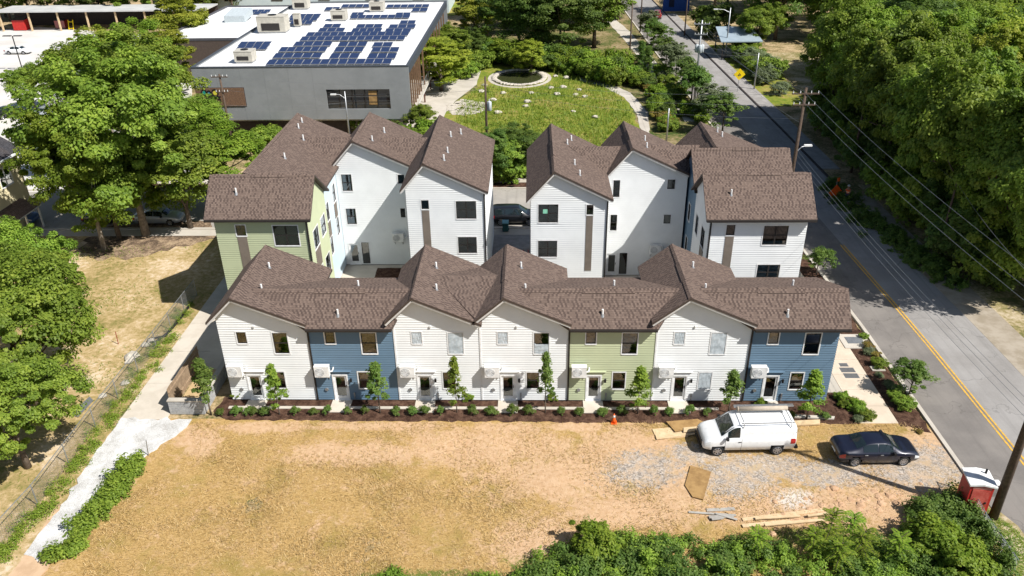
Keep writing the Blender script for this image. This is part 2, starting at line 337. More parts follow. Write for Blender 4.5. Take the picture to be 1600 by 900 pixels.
MB().box(22.6, 23.98, 1.0, 4.2, -.05, .046).build('entry_walk', CONC_W); struct(bpy.data.objects['entry_walk'])
sheet('verge_bed', [(26.36, -2.6), (28.0, -3.2), (28.05, 28), (26.36, 26.5)], .03, MULCH, .5, .05, 5)
sheet('corner_bed', [(22.6, -2.3), (23.98, -2.3), (23.98, .98), (22.6, .98)], .032, MULCH, .4, .05, 6)
sheet('shaded_bare_soil', gp([(135, 372), (180, 352), (250, 345), (330, 346), (345, 366), (300, 384), (250, 392), (210, 402), (160, 408), (130, 396)]), .02, soil_mat('soil_with_shade', [(.34, (.07, .05, .035)), (.48, (.15, .105, .07)), (.58, (.28, .20, .13)), (.7, (.40, .30, .19))], .7, 5), .6, .3, 41)  # dark brown bare soil, with the tree shade also put into its colour
# --- streets
def road_x(Y): return float(np.interp(Y, [-60, 9, 30, 61, 118, 170, 400], [32.2, 32.2, 31.5, 31.0, 29.4, 28.3, 22]))
def strip(name, a, b, Y0, Y1, z, m, step=6, kind=True):
    mbk = MB(); ys = np.arange(Y0, Y1+.01, step); L = [(road_x(y)+a, y, z) for y in ys]+[(road_x(y)+b, y, z) for y in ys[::-1]]
    mbk.slab(L, .15, 0, 0); o = mbk.build(name, m); return struct(o) if kind else o
strip('road', -3.75, .1, -60, 400, .012, ASPH); strip('road', .1, 4.7, -60, 400, .013, ASPH_L)
YPAINT = pm('yellow_paint', (.72, .40, .03), (.40, .27, .10), 5., .7); WPAINT = pm('white_paint', (.75, .75, .73), rough=.7)
for a in (-.16, .10): strip('lane_line', a, a+.12, -60, 26, .172-.15, YPAINT)
strip('stop_line', -3.4, -.3, -14, -13.4, .022, WPAINT, .6)
strip('kerb', -4.0, -3.75, -8.5, 27.5, .12, CONC_W); strip('kerb', -4.0, -3.75, 40, 200, .12, CONC_W); strip('kerb', 4.7, 4.95, 36, 200, .13, DBRICK)
strip('sidewalk', 4.95, 7.0, 44, 150, .11, CONC_G, 6); strip('shoulder', 4.7, 7.4, -60, 40, .02, pm('shoulder_soil', (.36, .31, .245), (.27, .225, .165), .8, .95, .3, 12))
mb = MB(); mb.slab([(-140, 28.1, .008), (28.4, 28.1, .008), (28.4, 38.3, .008), (-140, 38.3, .008)], .1, 0, 0); struct(mb.build('side_street', STREET))
struct(MB().box(-140, 27.9, 27.7, 28.08, -.05, .12).build('kerb', CONC_W)); struct(MB().box(-140, 26, 38.3, 38.55, -.05, .12).build('kerb', CONC_W))
struct(MB().box(-45, 26, 40.2, 42.2, -.05, .06).build('sidewalk', CONC_W)); sheet('street_bed', [(-45, 38.56), (26, 38.56), (26, 40.19), (-45, 40.19)], .03, MULCH)
struct(MB().box(-60, 24, 26.3, 27.69, -.05, .05).build('sidewalk', CONC_W))
struct(MB().box(-13.4, -6.5, 7.4, 20, -.05, .03).build('courtyard', CONC)); struct(MB().box(9, 16, 7.4, 18, -.05, .03).build('courtyard', CONC)); sheet('courtyard_shade', [(-10.3, 13.5), (-6.7, 13.5), (-6.7, 19.4), (-10.3, 19.4)], .045, MULCH, .4, .03, 31); sheet('courtyard_shade', [(11.5, 12), (15.7, 12), (15.7, 17.4), (11.5, 17.4)], .045, MULCH, .4, .03, 32); struct(MB().box(-.35, 3.2, 7.4, 27.69, -.05, .034).build('passage', CONC_G))  # dark mulch-coloured sheets stand in for the deep shade on the courtyard paving
sheet('bare_verge', [(38.6, -40), (46, -40), (60, 6), (60, 30), (38.6, 40)], .006, ROADSIDE); sheet('parking_court', [(46, -4), (80, -4), (80, 26), (47.5, 20)], .012, CONC_W)
sheet('corner_verge', gp([(1470, 905), (1500, 800), (1535, 795), (1562, 800), (1590, 822), (1612, 850), (1680, 930), (1600, 990), (1450, 990)]), .03, ROADSIDE, .5, .06, 21)
# --- park behind the side street
sheet('meadow', gp([(690, 180), (712, 160), (745, 138), (740, 105), (840, 95), (900, 115), (950, 135), (985, 160), (1000, 205), (990, 290), (660, 290), (650, 225)]), .02, LAWN, 1.2, .15, 8)
sheet('park_ground', [(-12, 42.2), (27, 42.2), (27, 170), (-12, 170)], .004, soil_mat('park_soil', [(.36, (.05, .08, .018)), (.48, (.12, .12, .04)), (.58, (.24, .18, .09)), (.68, (.30, .24, .14))], .2, 2))
sheet('plaza', gp([(600, 240), (640, 160), (665, 130), (700, 115), (735, 95), (752, 108), (745, 132), (715, 155), (697, 175), (680, 215), (660, 250)]), .028, CONC_W, 1.2, .05, 9)
sheet('garden_path', gp([(905, 126), (940, 134), (975, 152), (995, 178), (1003, 210), (1016, 210), (1012, 175), (985, 145), (945, 128), (908, 120)]), .032, CONC_W, 1., .06, 10)
sheet('garden_path', gp([(945, 30), (975, 62), (1000, 92), (1020, 118), (1045, 150), (1070, 190), (1092, 190), (1062, 145), (1038, 112), (1015, 85), (985, 50), (955, 25)]), .03, CONC_W, 1., .06, 11)
sheet('far_lawn', gp([(690, 0), (735, 0), (732, 22), (690, 25)]), .02, LAWN, 2, .1, 12)
sheet('verge_lawn', [(37.6, 70), (43, 70), (45, 112), (36.5, 112)], .02, LAWN, 2, .2, 13); sheet('rough_verge', [(43, 66), (56, 66), (56, 105), (45, 105)], .016, ROADSIDE)
sheet('parking_lot', gp([(-120, 55), (60, 42), (300, 60), (300, 290), (150, 300), (-200, 300)]), .01, pm('lot_paving', (.62, .60, .56), (.52, .49, .45), .12, .9, .1, 10))
sheet('yard', gp([(95, 265), (150, 262), (150, 285), (90, 285)]), .02, pm('bare_yard', (.40, .28, .18), (.3, .2, .12), 1., .95, .3, 10))
# ================================================================ HOUSES
def wall_mesh(name, parent, org, u, out, poly, ops, mat, course=.176, lip=.036):
    "lap siding on one wall; poly in (u, z), ops are rectangular openings (u0, u1, z0, z1)"
    org, u, out = (np.asarray(k, float) for k in (org, u, out)); mbk = MB()
    def span(z):
        xs = []
        for (a, za), (b, zb) in zip(poly, poly[1:]+poly[:1]):
            if abs(za-zb) < 1e-9:
                if abs(z-za) < 1e-9: xs += [a, b]
            elif min(za, zb)-1e-9 <= z <= max(za, zb)+1e-9: xs.append(a+(b-a)*(z-za)/(zb-za))
        return (min(xs), max(xs)) if xs else None
    z0, z1 = min(p[1] for p in poly), max(p[1] for p in poly)
    def P(uu, z, o): return org+u*uu+out*o+np.array([0, 0, z])
    z = z0; brk = sorted({p[1] for p in poly})
    while z < z1-1e-4:
        zt = min(z+course, z1); cuts = sorted({z, zt}|{c for o in ops for c in o[2:] if z < c < zt}|{c for c in brk if z < c < zt})
        for a, b in zip(cuts, cuts[1:]):
            sa, sb = span(a+1e-6), span(b-1e-6)
            if not sa or not sb: continue
            seg = [[sa[0], sa[1], sb[0], sb[1]]]
            for o in ops:
                if o[2] <= a+1e-6 and o[3] >= b-1e-6:
                    ns = []
                    for q in seg:
                        if o[1] <= min(q[0], q[2]) or o[0] >= max(q[1], q[3]): ns.append(q); continue
                        if o[0] > q[0]: ns.append([q[0], o[0], q[2], o[0]])
                        if o[1] < q[1]: ns.append([o[1], q[1], o[1], q[3]])
                    seg = ns
            la, lb = lip*(1-(a-z)/course), lip*(1-(b-z)/course)
            for q in seg:
                A, B, C, D = P(q[0], a, la), P(q[1], a, la), P(q[3], b, lb), P(q[2], b, lb)
                mbk.face([A, B, C, D])
                if a == z: mbk.face([P(q[0], a, 0), P(q[1], a, 0), B, A])
        z = zt
    o = mbk.build(name, mat, parent, kind='stuff'); return o
def window(parent, org, u, out, r, style='hung', frame=None, casing=TRIM_W):
    "r = (u0, u1, z0, z1): casing, dark sashes and panes standing in the opening"
    org, u, out = (np.asarray(k, float) for k in (org, u, out)); Z = np.array([0, 0, 1.]); u0, u1, z0, z1 = r
    mbk = MB(); fr = frame or TRIM_D
    def B(mb_, ua, ub, za, zb, oa, ob, m): mb_.obox(org+u*(ua+ub)/2+Z*(za+zb)/2+out*(oa+ob)/2, u, out, Z, (ub-ua)/2, (ob-oa)/2, (zb-za)/2, m)
    c = .07
    B(mbk, u0-c, u0, z0-c, z1+c, -.06, .045, 0); B(mbk, u1, u1+c, z0-c, z1+c, -.06, .045, 0); B(mbk, u0, u1, z1, z1+c, -.06, .045, 0); B(mbk, u0, u1, z0-c, z0, -.06, .06, 0)
    f = .045
    B(mbk, u0, u0+f, z0, z1, -.05, .012, 1); B(mbk, u1-f, u1, z0, z1, -.05, .012, 1); B(mbk, u0+f, u1-f, z0, z0+f, -.05, .012, 1); B(mbk, u0+f, u1-f, z1-f, z1, -.05, .012, 1)
    cells = [(u0+f, u1-f, z0+f, z1-f)]
    zm = (z0+z1)/2; um = (u0+u1)/2
    if style in ('hung', 'film', 'twin'):
        B(mbk, u0+f, u1-f, zm-.03, zm+.03, -.045, .008, 1); cells = [(u0+f, u1-f, z0+f, zm-.03), (u0+f, u1-f, zm+.03, z1-f)]
    if style == 'twin':
        B(mbk, um-.05, um+.05, z0+f, z1-f, -.048, .018, 1); cells = [(a, b, zz0, zz1) for (_, _, zz0, zz1) in cells for a, b in ((u0+f, um-.05), (um+.05, u1-f))]
    wo = mbk.build('window', [casing, fr], parent)
    for k, (a, b, za, zb) in enumerate(cells):
        p = MB(); B(p, a, b, za, zb, -.03, -.02, 0); p.build('pane', GLASS, wo)
    if style in ('film', 'smallfilm', 'torn'):
        p = MB(); nn = 8; zt = z1+.04 if style != 'torn' else zm+.1
        for i in range(nn):
            for j in range(nn):
                q = []
                for di, dj in ((0, 0), (1, 0), (1, 1), (0, 1)):
                    uu = u0+.02+(u1-u0-.04)*(i+di)/nn; zz = z0+.02+(zt-z0-.08)*(j+dj)/nn
                    rr = random.Random((i+di)*31+(j+dj)*7+int(u0*100)); e = .016+rr.uniform(0, .025)
                    if style == 'torn' and j+dj == nn: zz -= abs(math.sin((i+di)*1.1))*.35
                    q.append(org+u*uu+Z*zz+out*e)
                p.face(q)
        p.build('plastic_sheet', FILM, wo, smooth=True)
    return wo
def door(parent, org, u, out, r, glazed=True):
    org, u, out = (np.asarray(k, float) for k in (org, u, out)); Z = np.array([0, 0, 1.]); u0, u1, z0, z1 = r
    def B(mb_, ua, ub, za, zb, oa, ob, m=0): mb_.obox(org+u*(ua+ub)/2+Z*(za+zb)/2+out*(oa+ob)/2, u, out, Z, (ub-ua)/2, (ob-oa)/2, (zb-za)/2, m)
    m1 = MB(); B(m1, u0-.09, u0, z0, z1+.09, -.06, .05); B(m1, u1, u1+.09, z0, z1+.09, -.06, .05); B(m1, u0, u1, z1, z1+.09, -.06, .05); B(m1, u0-.09, u1+.09, z0-.06, z0, -.06, .09)
    d = m1.build('door', TRIM_W, parent)
    m2 = MB(); s = .12
    B(m2, u0, u0+s, z0, z1, -.05, -.005); B(m2, u1-s, u1, z0, z1, -.05, -.005); B(m2, u0+s, u1-s, z0, z0+.25, -.05, -.005); B(m2, u0+s, u1-s, z1-.13, z1, -.05, -.005); m2.build('leaf', TRIM_W, d)
    m3 = MB(); B(m3, u0+s, u1-s, z0+.25, z1-.13, -.035, -.025); m3.build('pane', GLASS, d)
    m4 = MB(); B(m4, u1-.09, u1-.05, z0+.95, z0+1.12, -.004, .045); m4.build('handle', BLACK, d)
    return d
X_, Y_ = np.array([1., 0, 0]), np.array([0, 1., 0])
VP = MB().tube([(0, 0, -.15), (0, 0, .32)], .055, 8)
def vents(parent, pts):
    for x, y, z in pts:
        m_ = MB(); m_.tube([(x, y, z-.1), (x, y, z+.42)], .065, 8); m_.tube([(x, y, z-.1), (x, y, z+.1)], [.16, .075], 8, 1); m_.build('vent_pipe', [WHITE_M, METAL], parent)
def house(label, x0, x1, y0, y1, mat, roof, front=(), sides='', fl=(.12, 2.95), group=None, extra=None, rmat=SHING, edge='', sidemat=None):
    """roof: ('y', xl, zl, xr, zr, xR, zR, ya, yb, yrf) ridge along Y at xr; ('x', ye, ze, yr, zr, yb, zb, xa, xb, xl, xr) ridge along X at yr"""
    h = thing('townhouse', label, 'house', (x0, y0, 0), 0, group); h.location = (0, 0, 0)
    t_ = .17
    if roof[0] == 'y':
        _, xl, zl, xr, zr, xR, zR, ya, yb, yrf = roof
        def rz(x): return (zl+(zr-zl)*(x-xl)/(xr-xl) if x < xr else zr+(zR-zr)*(x-xr)/(xR-xr))-t_
        pf = [(0, .12), (x1-x0, .12), (x1-x0, rz(x1)), (xr-x0, zr-t_), (0, rz(x0))]; pl = [(0, .12), (y1-y0, .12), (y1-y0, rz(x0)), (0, rz(x0))]; pr = [(0, .12), (y1-y0, .12), (y1-y0, rz(x1)), (0, rz(x1))]
    else:
        _, ye, ze, yr, zr, yb, zb, xa, xb, xl, xR = roof
        def rz(y): return (ze+(zr-ze)*(y-ye)/(yr-ye) if y < yr else zr+(zb-zr)*(y-yr)/(yb-yr))-t_
        pf = [(0, .12), (x1-x0, .12), (x1-x0, rz(y0)), (0, rz(y0))]; pl = [(0, .12), (y1-y0, .12), (y1-y0, rz(y1)), (yr-y0, zr-t_), (0, rz(y0))]; pr = pl
    MB().box(x0+.02, x1-.02, y0+.02, y1-.02, -.1, .125).build('foundation', CONC_G, h)
    for z in fl[1:]: MB().box(x0+.1, x1-.1, y0+.35, y1-.1, z-.2, z).build('floor', WOODF, h)
    MB().box(x0+.1, x1-.1, y0+3.4, y0+3.5, .125, fl[-1]+2.1).box(x0+.1, x1-.1, y0+.1, y1-.1, .126, .14, 1).build('interior', [INT, WOODF], h)
    fo_ = (x0, y0, 0); ops = []
    for k in front:
        r = k[1]
        ops.append((r[0]-.03, r[1]+.03, r[2]-.03, r[3]+.03))
        if k[0] == 'door': door(h, fo_, X_, -Y_, r)
        elif k[0] == 'panel': MB().box(x0+r[0], x0+r[1], y0-.05, y0+.03, r[2], r[3]).build('panel', TAUPE, h); ops[-1] = r
        else: window(h, fo_, X_, -Y_, r, k[0])
    wall_mesh('siding', h, fo_, X_, -Y_, pf, ops, mat)
    sm = sidemat or mat
    for side, pp, xx, out in (('L', pl, x0, -X_), ('R', pr, x1, X_)):
        so_ = [k for k in (extra or ()) if k[0] == side]; ops = [(r[1][0]-.03, r[1][1]+.03, r[1][2]-.03, r[1][3]+.03) for r in so_]
        if side in sides:
            if sm is not mat or side == 'L': pass
            wall_mesh('siding', h, (xx, y0, 0), Y_, out, pp, ops, sm)
            for k in so_:
                if k[2] == 'panel': r = k[1]; MB().box(xx-.03 if side == 'R' else xx-.05, xx+.05 if side == 'R' else xx+.03, y0+r[0], y0+r[1], r[2], r[3]).build('panel', TAUPE, h)
                else: window(h, (xx, y0, 0), Y_, out, k[1], k[2])
        else:
            s_ = .03 if side == 'L' else -.03
            mm = MB(); mm.face([(xx+s_, y0+p[0], p[1]) for p in pp]); mm.build('party_wall', INT, h)
    pb = [(x1-x0-a, z) for a, z in pf] if roof[0] == 'y' else [(0, .12), (x1-x0, .12), (x1-x0, rz(y1)), (0, rz(y1))]
    wall_mesh('siding', h, (x1, y1, 0), -X_, Y_, pb[::-1] if roof[0] == 'y' else pb, [], mat)
    rm = MB()
    if roof[0] == 'y':
        rm.slab([(xl, ya if yrf is None else yrf[1], zl), (xl, yb, zl), (xr, yb, zr), (xr, ya if yrf is None else yrf[0], zr)], t_, 0, 1)
        rm.slab([(xR, ya if yrf is None else yrf[1], zR), (xR, yb, zR), (xr, yb, zr), (xr, ya if yrf is None else yrf[0], zr)], t_, 0, 1)
        y_s = ya if yrf is None else yrf[0]
        cap = MB(); nn = (zr-zl)/(xr-xl); n2 = (zR-zr)/(xR-xr)
        cap.slab([(xr-.16, y_s+.02, zr+.035-.16*nn), (xr-.16, yb-.02, zr+.035-.16*nn), (xr, yb-.02, zr+.04), (xr, y_s+.02, zr+.04)], .02).slab([(xr+.16, y_s+.02, zr+.035+.16*n2), (xr+.16, yb-.02, zr+.035+.16*n2), (xr, yb-.02, zr+.04), (xr, y_s+.02, zr+.04)], .02)
        ca, cb = y_s+(yb-y_s)*.3, y_s+(yb-y_s)*.62
        cv = MB(); cv.slab([(xr-.2, ca, zr+.05-.2*nn), (xr-.2, cb, zr+.05-.2*nn), (xr, cb, zr+.085), (xr, ca, zr+.085)], .05).slab([(xr+.2, ca, zr+.05+.2*n2), (xr+.2, cb, zr+.05+.2*n2), (xr, cb, zr+.085), (xr, ca, zr+.085)], .05)
        if yrf is None:   # rake boards under the roof edge
            rk = MB(); rk.bar((xl+.05, ya+.06, zl-t_-.03), (xr, ya+.06, zr-t_-.03), .06, .16).bar((xr, ya+.06, zr-t_-.03), (xR-.05, ya+.06, zR-t_-.03), .06, .16); rk.build('rake_board', SOFFIT, h)
    else:
        rm.slab([(xa, ye, ze), (xb, ye, ze), (xR, yr, zr), (xl, yr, zr)], t_, 0, 1); rm.slab([(xa, yb, zb), (xb, yb, zb), (xR, yr, zr), (xl, yr, zr)], t_, 0, 1)
        nn = (zr-ze)/(yr-ye); n2 = (zb-zr)/(yb-yr)
        cap = MB(); cap.slab([(xl+.25, yr-.16, zr+.035-.16*nn), (xR-.25, yr-.16, zr+.035-.16*nn), (xR-.25, yr, zr+.04), (xl+.25, yr, zr+.04)], .02).slab([(xl+.25, yr+.16, zr+.035+.16*n2), (xR-.25, yr+.16, zr+.035+.16*n2), (xR-.25, yr, zr+.04), (xl+.25, yr, zr+.04)], .02)
        ca, cb = xl+(xR-xl)*.42, xl+(xR-xl)*.72
        cv = MB(); cv.slab([(ca, yr-.2, zr+.05-.2*nn), (cb, yr-.2, zr+.05-.2*nn), (cb, yr, zr+.085), (ca, yr, zr+.085)], .05).slab([(ca, yr+.2, zr+.05+.2*n2), (cb, yr+.2, zr+.05+.2*n2), (cb, yr, zr+.085), (ca, yr, zr+.085)], .05)
        gu = MB(); gu.box(xa+.02, xb-.02, ye-.11, ye+.02, ze-t_-.02, ze-.05); gu.build('gutter', TRIM_D, h)
    ro = rm.build('roof', [rmat, FASCIA], h); cap.build('ridge_cap', [rmat, rmat], ro); cv.build('ridge_vent', [rmat, FASCIA], ro)
    return h, ro
def cricket(ro, xl, xr, yr, zr, xf, yf, zf, yb, zb):
    m_ = MB(); m_.slab([(xf, yf, zf), (xr, yr, zr), (xl, yr, zr)], .1, 0, 1).slab([(xf, yb, zb), (xr, yr, zr), (xl, yr, zr)], .1, 0, 1); m_.build('saddle_roof', [SHING, FASCIA], ro)
def pipe_down(h, x, y, z0, z1, m=TRIM_D): MB().box(x-.05, x+.05, y-.1, y-.02, z0, z1).build('downspout', m, h)
def ac_unit(loc, label, group='wall-mounted air conditioners'):
    a = thing('air_conditioner', label, 'air conditioner', loc, 0, group)
    MB().box(-.47, .47, -.52, -.16, 0, .78).box(-.49, .49, -.53, -.15, .78, .80).build('casing', WHITE_M, a)
    g = MB()
    for k in range(5): g.tube([(-.12+.31*s_*math.cos(q*math.pi/10), -.535, .4+.31*s_*math.sin(q*math.pi/10)) for s_ in (.25+.18*k,) for q in range(21)], .010, 4)
    for q in range(8): g.bar((-.12, -.535, .4), (-.12+.31*math.cos(q*.785), -.535, .4+.31*math.sin(q*.785)), .012)
    g.build('fan_grille', WHITE_M, a); MB().tube([(-.12, -.524, .4), (-.12, -.53, .4)], [.30, .30], 20).build('fan_opening', pm('fan_grey', (.42, .43, .44)), a)
    for s_ in (-.33, .33): MB().box(s_-.025, s_+.025, -.5, -.0, -.06, -.005).box(s_-.025, s_+.025, -.06, -.0, -.4, -.005).build('bracket', METAL, a)
    MB().tube([(.47, -.3, .3), (.62, -.28, .32), (.66, -.1, .4), (.66, -.0, .45)], .05, 6).build('pipe', WHITE_M, a)
    return a
UX = [-16.68, -11.01, -5.46, 0, 5.59, 11.15, 17.03, 22.52]; RX = {0: -15.31, 2: -4.09, 3: 1.57, 5: 12.93}
cols = [W_SID, B_SID, W_SID, W_SID, GR_SID, W_SID, B_SID]
ulab = ['white gabled townhouse at the driveway end of the front row', 'blue townhouse between two white gabled ones, in the front row', 'white gabled townhouse with film over its upper windows, beside the blue middle house',
        'white gabled townhouse with torn plastic hanging from its upper window', 'pale green two-storey townhouse in the front row', 'white gabled townhouse behind the white van, film on its ground-floor window', 'blue townhouse at the road end of the front row, beside the sidewalk']
alab = ['white air conditioner on the white house at the driveway end', 'white air conditioner on the blue house between white gables', 'white air conditioner on the white house with filmed upper windows', 'white air conditioner on the white house with torn window plastic', 'white air conditioner on the two-storey green house', 'white air conditioner on the white house behind the van', 'white air conditioner on the blue house at the road end']
HS = []
for i in range(7):
    x0, x1 = UX[i], UX[i+1]; wd = x1-x0
    up = {2: ('smallfilm', 'film'), 3: ('smallfilm', 'torn'), 5: ('smallfilm', 'film')}.get(i, ('one', 'hung')); lo = 'film' if i == 5 else 'hung'
    fr = [(up[0], (1.12, 1.74, 4.5, 5.36)), (up[1], (3.42, 4.36, 3.74, 5.3)), ('door', (1.29, 2.14, .14, 2.02)), (lo, (2.94, 3.74, 1.02, 2.3))]
    if i in RX:
        ro = ('y', x0-.45, 6.36, RX[i], 8.12, x1+.16, 6.24, -.56, 7.1, None); h, r_ = house(ulab[i], x0, x1, 0, 6.9, cols[i], ro, fr, 'L' if i == 0 else '', group='front row townhouses')
        xr = RX[i]; vents(h, [(xr+1.3, 1.6, 7.52), (xr+1.0, 4.4, 7.67)])
        if i == 2: cricket(r_, -3.1, 1.15, 3.3, 7.67, -.1, -.5, 6.45, 7.0, 6.45)
        MB().box(x0+2.3, x0+2.42, -.12, -.02, 5.75, 5.85).build('wall_lamp', WHITE_M, h)
    else:
        L, Rr = RX[i-1]+.35, (RX[i+1]-.18 if i+1 in RX else x1+.5)
        xb = x1+.5 if i == 6 else x1-.03
        h, r_ = house(ulab[i], x0, x1, 0, 6.15, cols[i], ('x', -.44, 5.85, 1.18, 7.81, 6.46, 5.85, x0+.05, xb, L, Rr), fr, 'R' if i == 6 else '', group='front row townhouses')
        vents(h, [(x0+2.1, .15, 6.5), (x0+3.0, 2.6, 7.25)]); pipe_down(h, x0+.06, 0, .1, 6.0)
    HS.append(h)
    if i in (2, 3, 5): MB().box(x0-.05, x0+.05, -.06, -.0, .12, 6.0).build('corner_board', TRIM_W, h)
    MB().box(x0+1.2, x0+2.5, -.14, -.02, 2.37, 2.41).build('door_canopy', cols[i], h)
    MB().tube([(x0+2.45, -.02, 1.75), (x0+2.45, -.14, 1.75)], .05, 8).tube([(x0+2.45, -.14, 1.62), (x0+2.45, -.14, 1.85)], .07, 8).build('wall_lamp', BLACK, h)
    MB().tube([(x0+.75, -.01, .95), (x0+.75, -.10, .95)], .12, 10).build('dryer_vent', METAL, h); MB().box(x0+2.5, x0+2.6, -.1, -.01, .45, .7).tube([(x0+2.55, -.08, .12), (x0+2.55, -.08, .5)], .03, 6).build('hose_tap', METAL, h)
    ac_unit((x0+.72, -.03, 2.24), alab[i])
    struct(MB().box(x0+1.05, x0+2.35, -1.35, -.02, -.05, .08).build('door_step', CONC))
struct(MB().box(-16.7, 15.4, -.98, -.72, 0, .075).build('edging_strip', CONC_W))
# --- three-storey row behind
def pr(l, Y, x0):
    a, b, c, d = l; m_ = (a+c)/2; n_ = (b+d)/2
    return (PY(a, n_, Y)[0]-x0, PY(c, n_, Y)[0]-x0, PY(m_, d, Y)[2], PY(m_, b, Y)[2])
def prx(l, X, y0):
    a, b, c, d = l; m_ = (a+c)/2; n_ = (b+d)/2
    return (PX(a, n_, X)[1]-y0, PX(c, n_, X)[1]-y0, PX(m_, d, X)[2], PX(m_, b, X)[2])
def q4(a, b, c, d): return (300+a/3, 160+b/3, 300+c/3, 160+d/3)
def q5(a, b, c, d): return (750+a/2.909, 160+b/2.909, 750+c/2.909, 160+d/2.909)
F3 = (.12, 3.1, 6.1); GRP = 'three-storey townhouses behind'
def srt(r): return (min(r[0], r[1]), max(r[0], r[1]), r[2], r[3])
def pan(w_, z0, z1): return ('panel', (w_[0], w_[1], z0, z1))
# A: pale green
x0, x1, y0 = -19.8, -13.0, 9.8
w1 = pr(q4(207, 575, 252, 625), y0, x0); w2 = pr(q4(385, 577, 500, 670), y0, x0)
sideA = [('R', (1.0, 2.4, 5.9, 7.4), 'twin'), ('R', (1.0, 2.4, 2.6, 4.1), 'twin'), ('R', (1.0, 2.4, 4.25, 5.75), 'panel'), ('R', (3.3, 4.6, 5.9, 7.4), 'hung'), ('R', (3.3, 4.6, 2.6, 4.1), 'hung')]
hA, rA = house('pale green three-storey townhouse overlooking the driveway', x0, x1, y0, 15.1, GR_SID, ('x', 9.4, 9.05, 12.0, 11.5, 15.4, 9.0, -20.35, -12.6, -20.35, -12.6),
               [('one', w1), pan(w1, 3.4, w1[2]-.1), ('twin', w2), ('twin', (w2[0], w2[1], w2[2]-3.1, w2[3]-3.1))], 'LR', F3, GRP, sideA, sidemat=GR_SID)
vents(hA, [(-18.2, 10.9, 10.45)]); pipe_down(hA, x1-.05, y0, .1, 8.9)
# B
sideB = [('R', (.7, 1.5, 6.0, 7.5), 'hung'), ('R', (3.2, 4.1, 6.6, 8.1), 'hung'), ('R', (.7, 1.5, 3.0, 4.5), 'hung'), ('R', (3.2, 4.1, 3.6, 5.1), 'hung'), ('R', (.7, 1.5, 4.6, 5.9), 'panel'), ('R', (3.2, 4.1, 5.2, 6.5), 'panel')]
hB, rB = house('townhouse with pale blue side wall behind the pale green one', -19.78, -13.2, 15.12, 27.4, LB_SID, ('y', -20.2, 9.3, -18.0, 11.52, -12.8, 9.25, 15.2, 27.9, (12.3, 15.3)), [], 'LR', F3, GRP, sideB)
vents(hB, [(-16.4, 17.5, 10.85), (-16.2, 22.5, 10.75), (-17.1, 24.6, 11.1), (-17.2, 26.2, 11.15)])
# C
x0, x1, y0 = -13.15, -6.6, 20.0
fr = [('hung', pr(q4(703, 337, 750, 415), y0, x0)), ('hung', pr(q4(725, 497, 770, 570), y0, x0)), ('one', pr(q4(965, 338, 996, 380), y0, x0)), ('one', pr(q4(978, 496, 1000, 538), y0, x0)), ('door', (.42, 1.25, .16, 2.1)), ('one', (1.5, 2.15, .2, 2.25))]
hC, rC = house('white gabled townhouse set back behind the courtyard, beside the pale blue wall', x0, x1, y0, 27.4, W_SID, ('y', -13.45, 9.35, -11.4, 11.56, -6.5, 9.3, 19.6, 27.9, None), fr, 'LR', F3, GRP)
vents(hC, [(-10.1, 21.5, 10.95), (-9.6, 24.5, 10.75)]); ac_unit((-8.3, y0-.03, 2.5), 'white air conditioner on the set-back house beside the pale blue wall')
cricket(rB, -16.6, -12.0, 22.8, 10.85, -13.3, 20.2, 9.25, 27.6, 9.25)
# D
x0, x1, y0 = -6.45, -.35, 14.4
wn = pr(q4(1075, 458, 1110, 500), y0, x0); wa = pr(q4(1238, 462, 1332, 545), y0, x0); wb_ = pr(q4(1248, 630, 1335, 706), y0, x0)
hD, rD = house('tall white gabled townhouse with its taupe panel left of the windows', x0, x1, y0, 26.3, W_SID, ('y', -6.85, 9.35, -4.93, 11.56, -.05, 9.25, 14.05, 26.8, None), [('one', wn), pan(wn, 3.6, wn[2]-.1), ('twin', wa), ('twin', wb_)], 'LR', F3, GRP)
vents(hD, [(-3.6, 16.6, 10.95), (-3.5, 18.6, 10.9), (-3.6, 22.6, 10.95), (-2.9, 24.4, 10.62)]); pipe_down(hD, x1-.04, y0, .1, 9.0)
cricket(rC, -10.1, -5.4, 22.6, 10.85, -6.75, 19.8, 9.2, 27., 9.2)
# D'
x0, x1, y0 = 3.2, 9.0, 12.7
wn = pr(q5(484, 465, 515, 510), y0, x0); wa = pr(q5(265, 463, 355, 546), y0, x0); wb_ = pr(q5(264, 628, 350, 702), y0, x0)
hE, rE = house('tall white gabled townhouse with its taupe panel right of the windows', x0, x1, y0, 23.9, W_SID, ('y', 2.85, 9.2, 4.93, 11.5, 9.35, 9.3, 12.3, 24.2, None), [('one', wn), pan(wn, 3.2, wn[2]-.1), ('twin', wa), ('twin', wb_)], 'LR', F3, GRP)
vents(hE, [(6.9, 14.2, 10.5), (6.6, 16.2, 10.65), (6.2, 20.6, 10.85), (6.6, 22.2, 10.65)]); MB().box(x0+wa[0]+.35, x0+wa[0]+.7, y0-.012, y0-.008, wa[3]-.75, wa[3]-.4).build('sticker', STICK, hE); pipe_down(hE, x1-.04, y0, .1, 9.0)
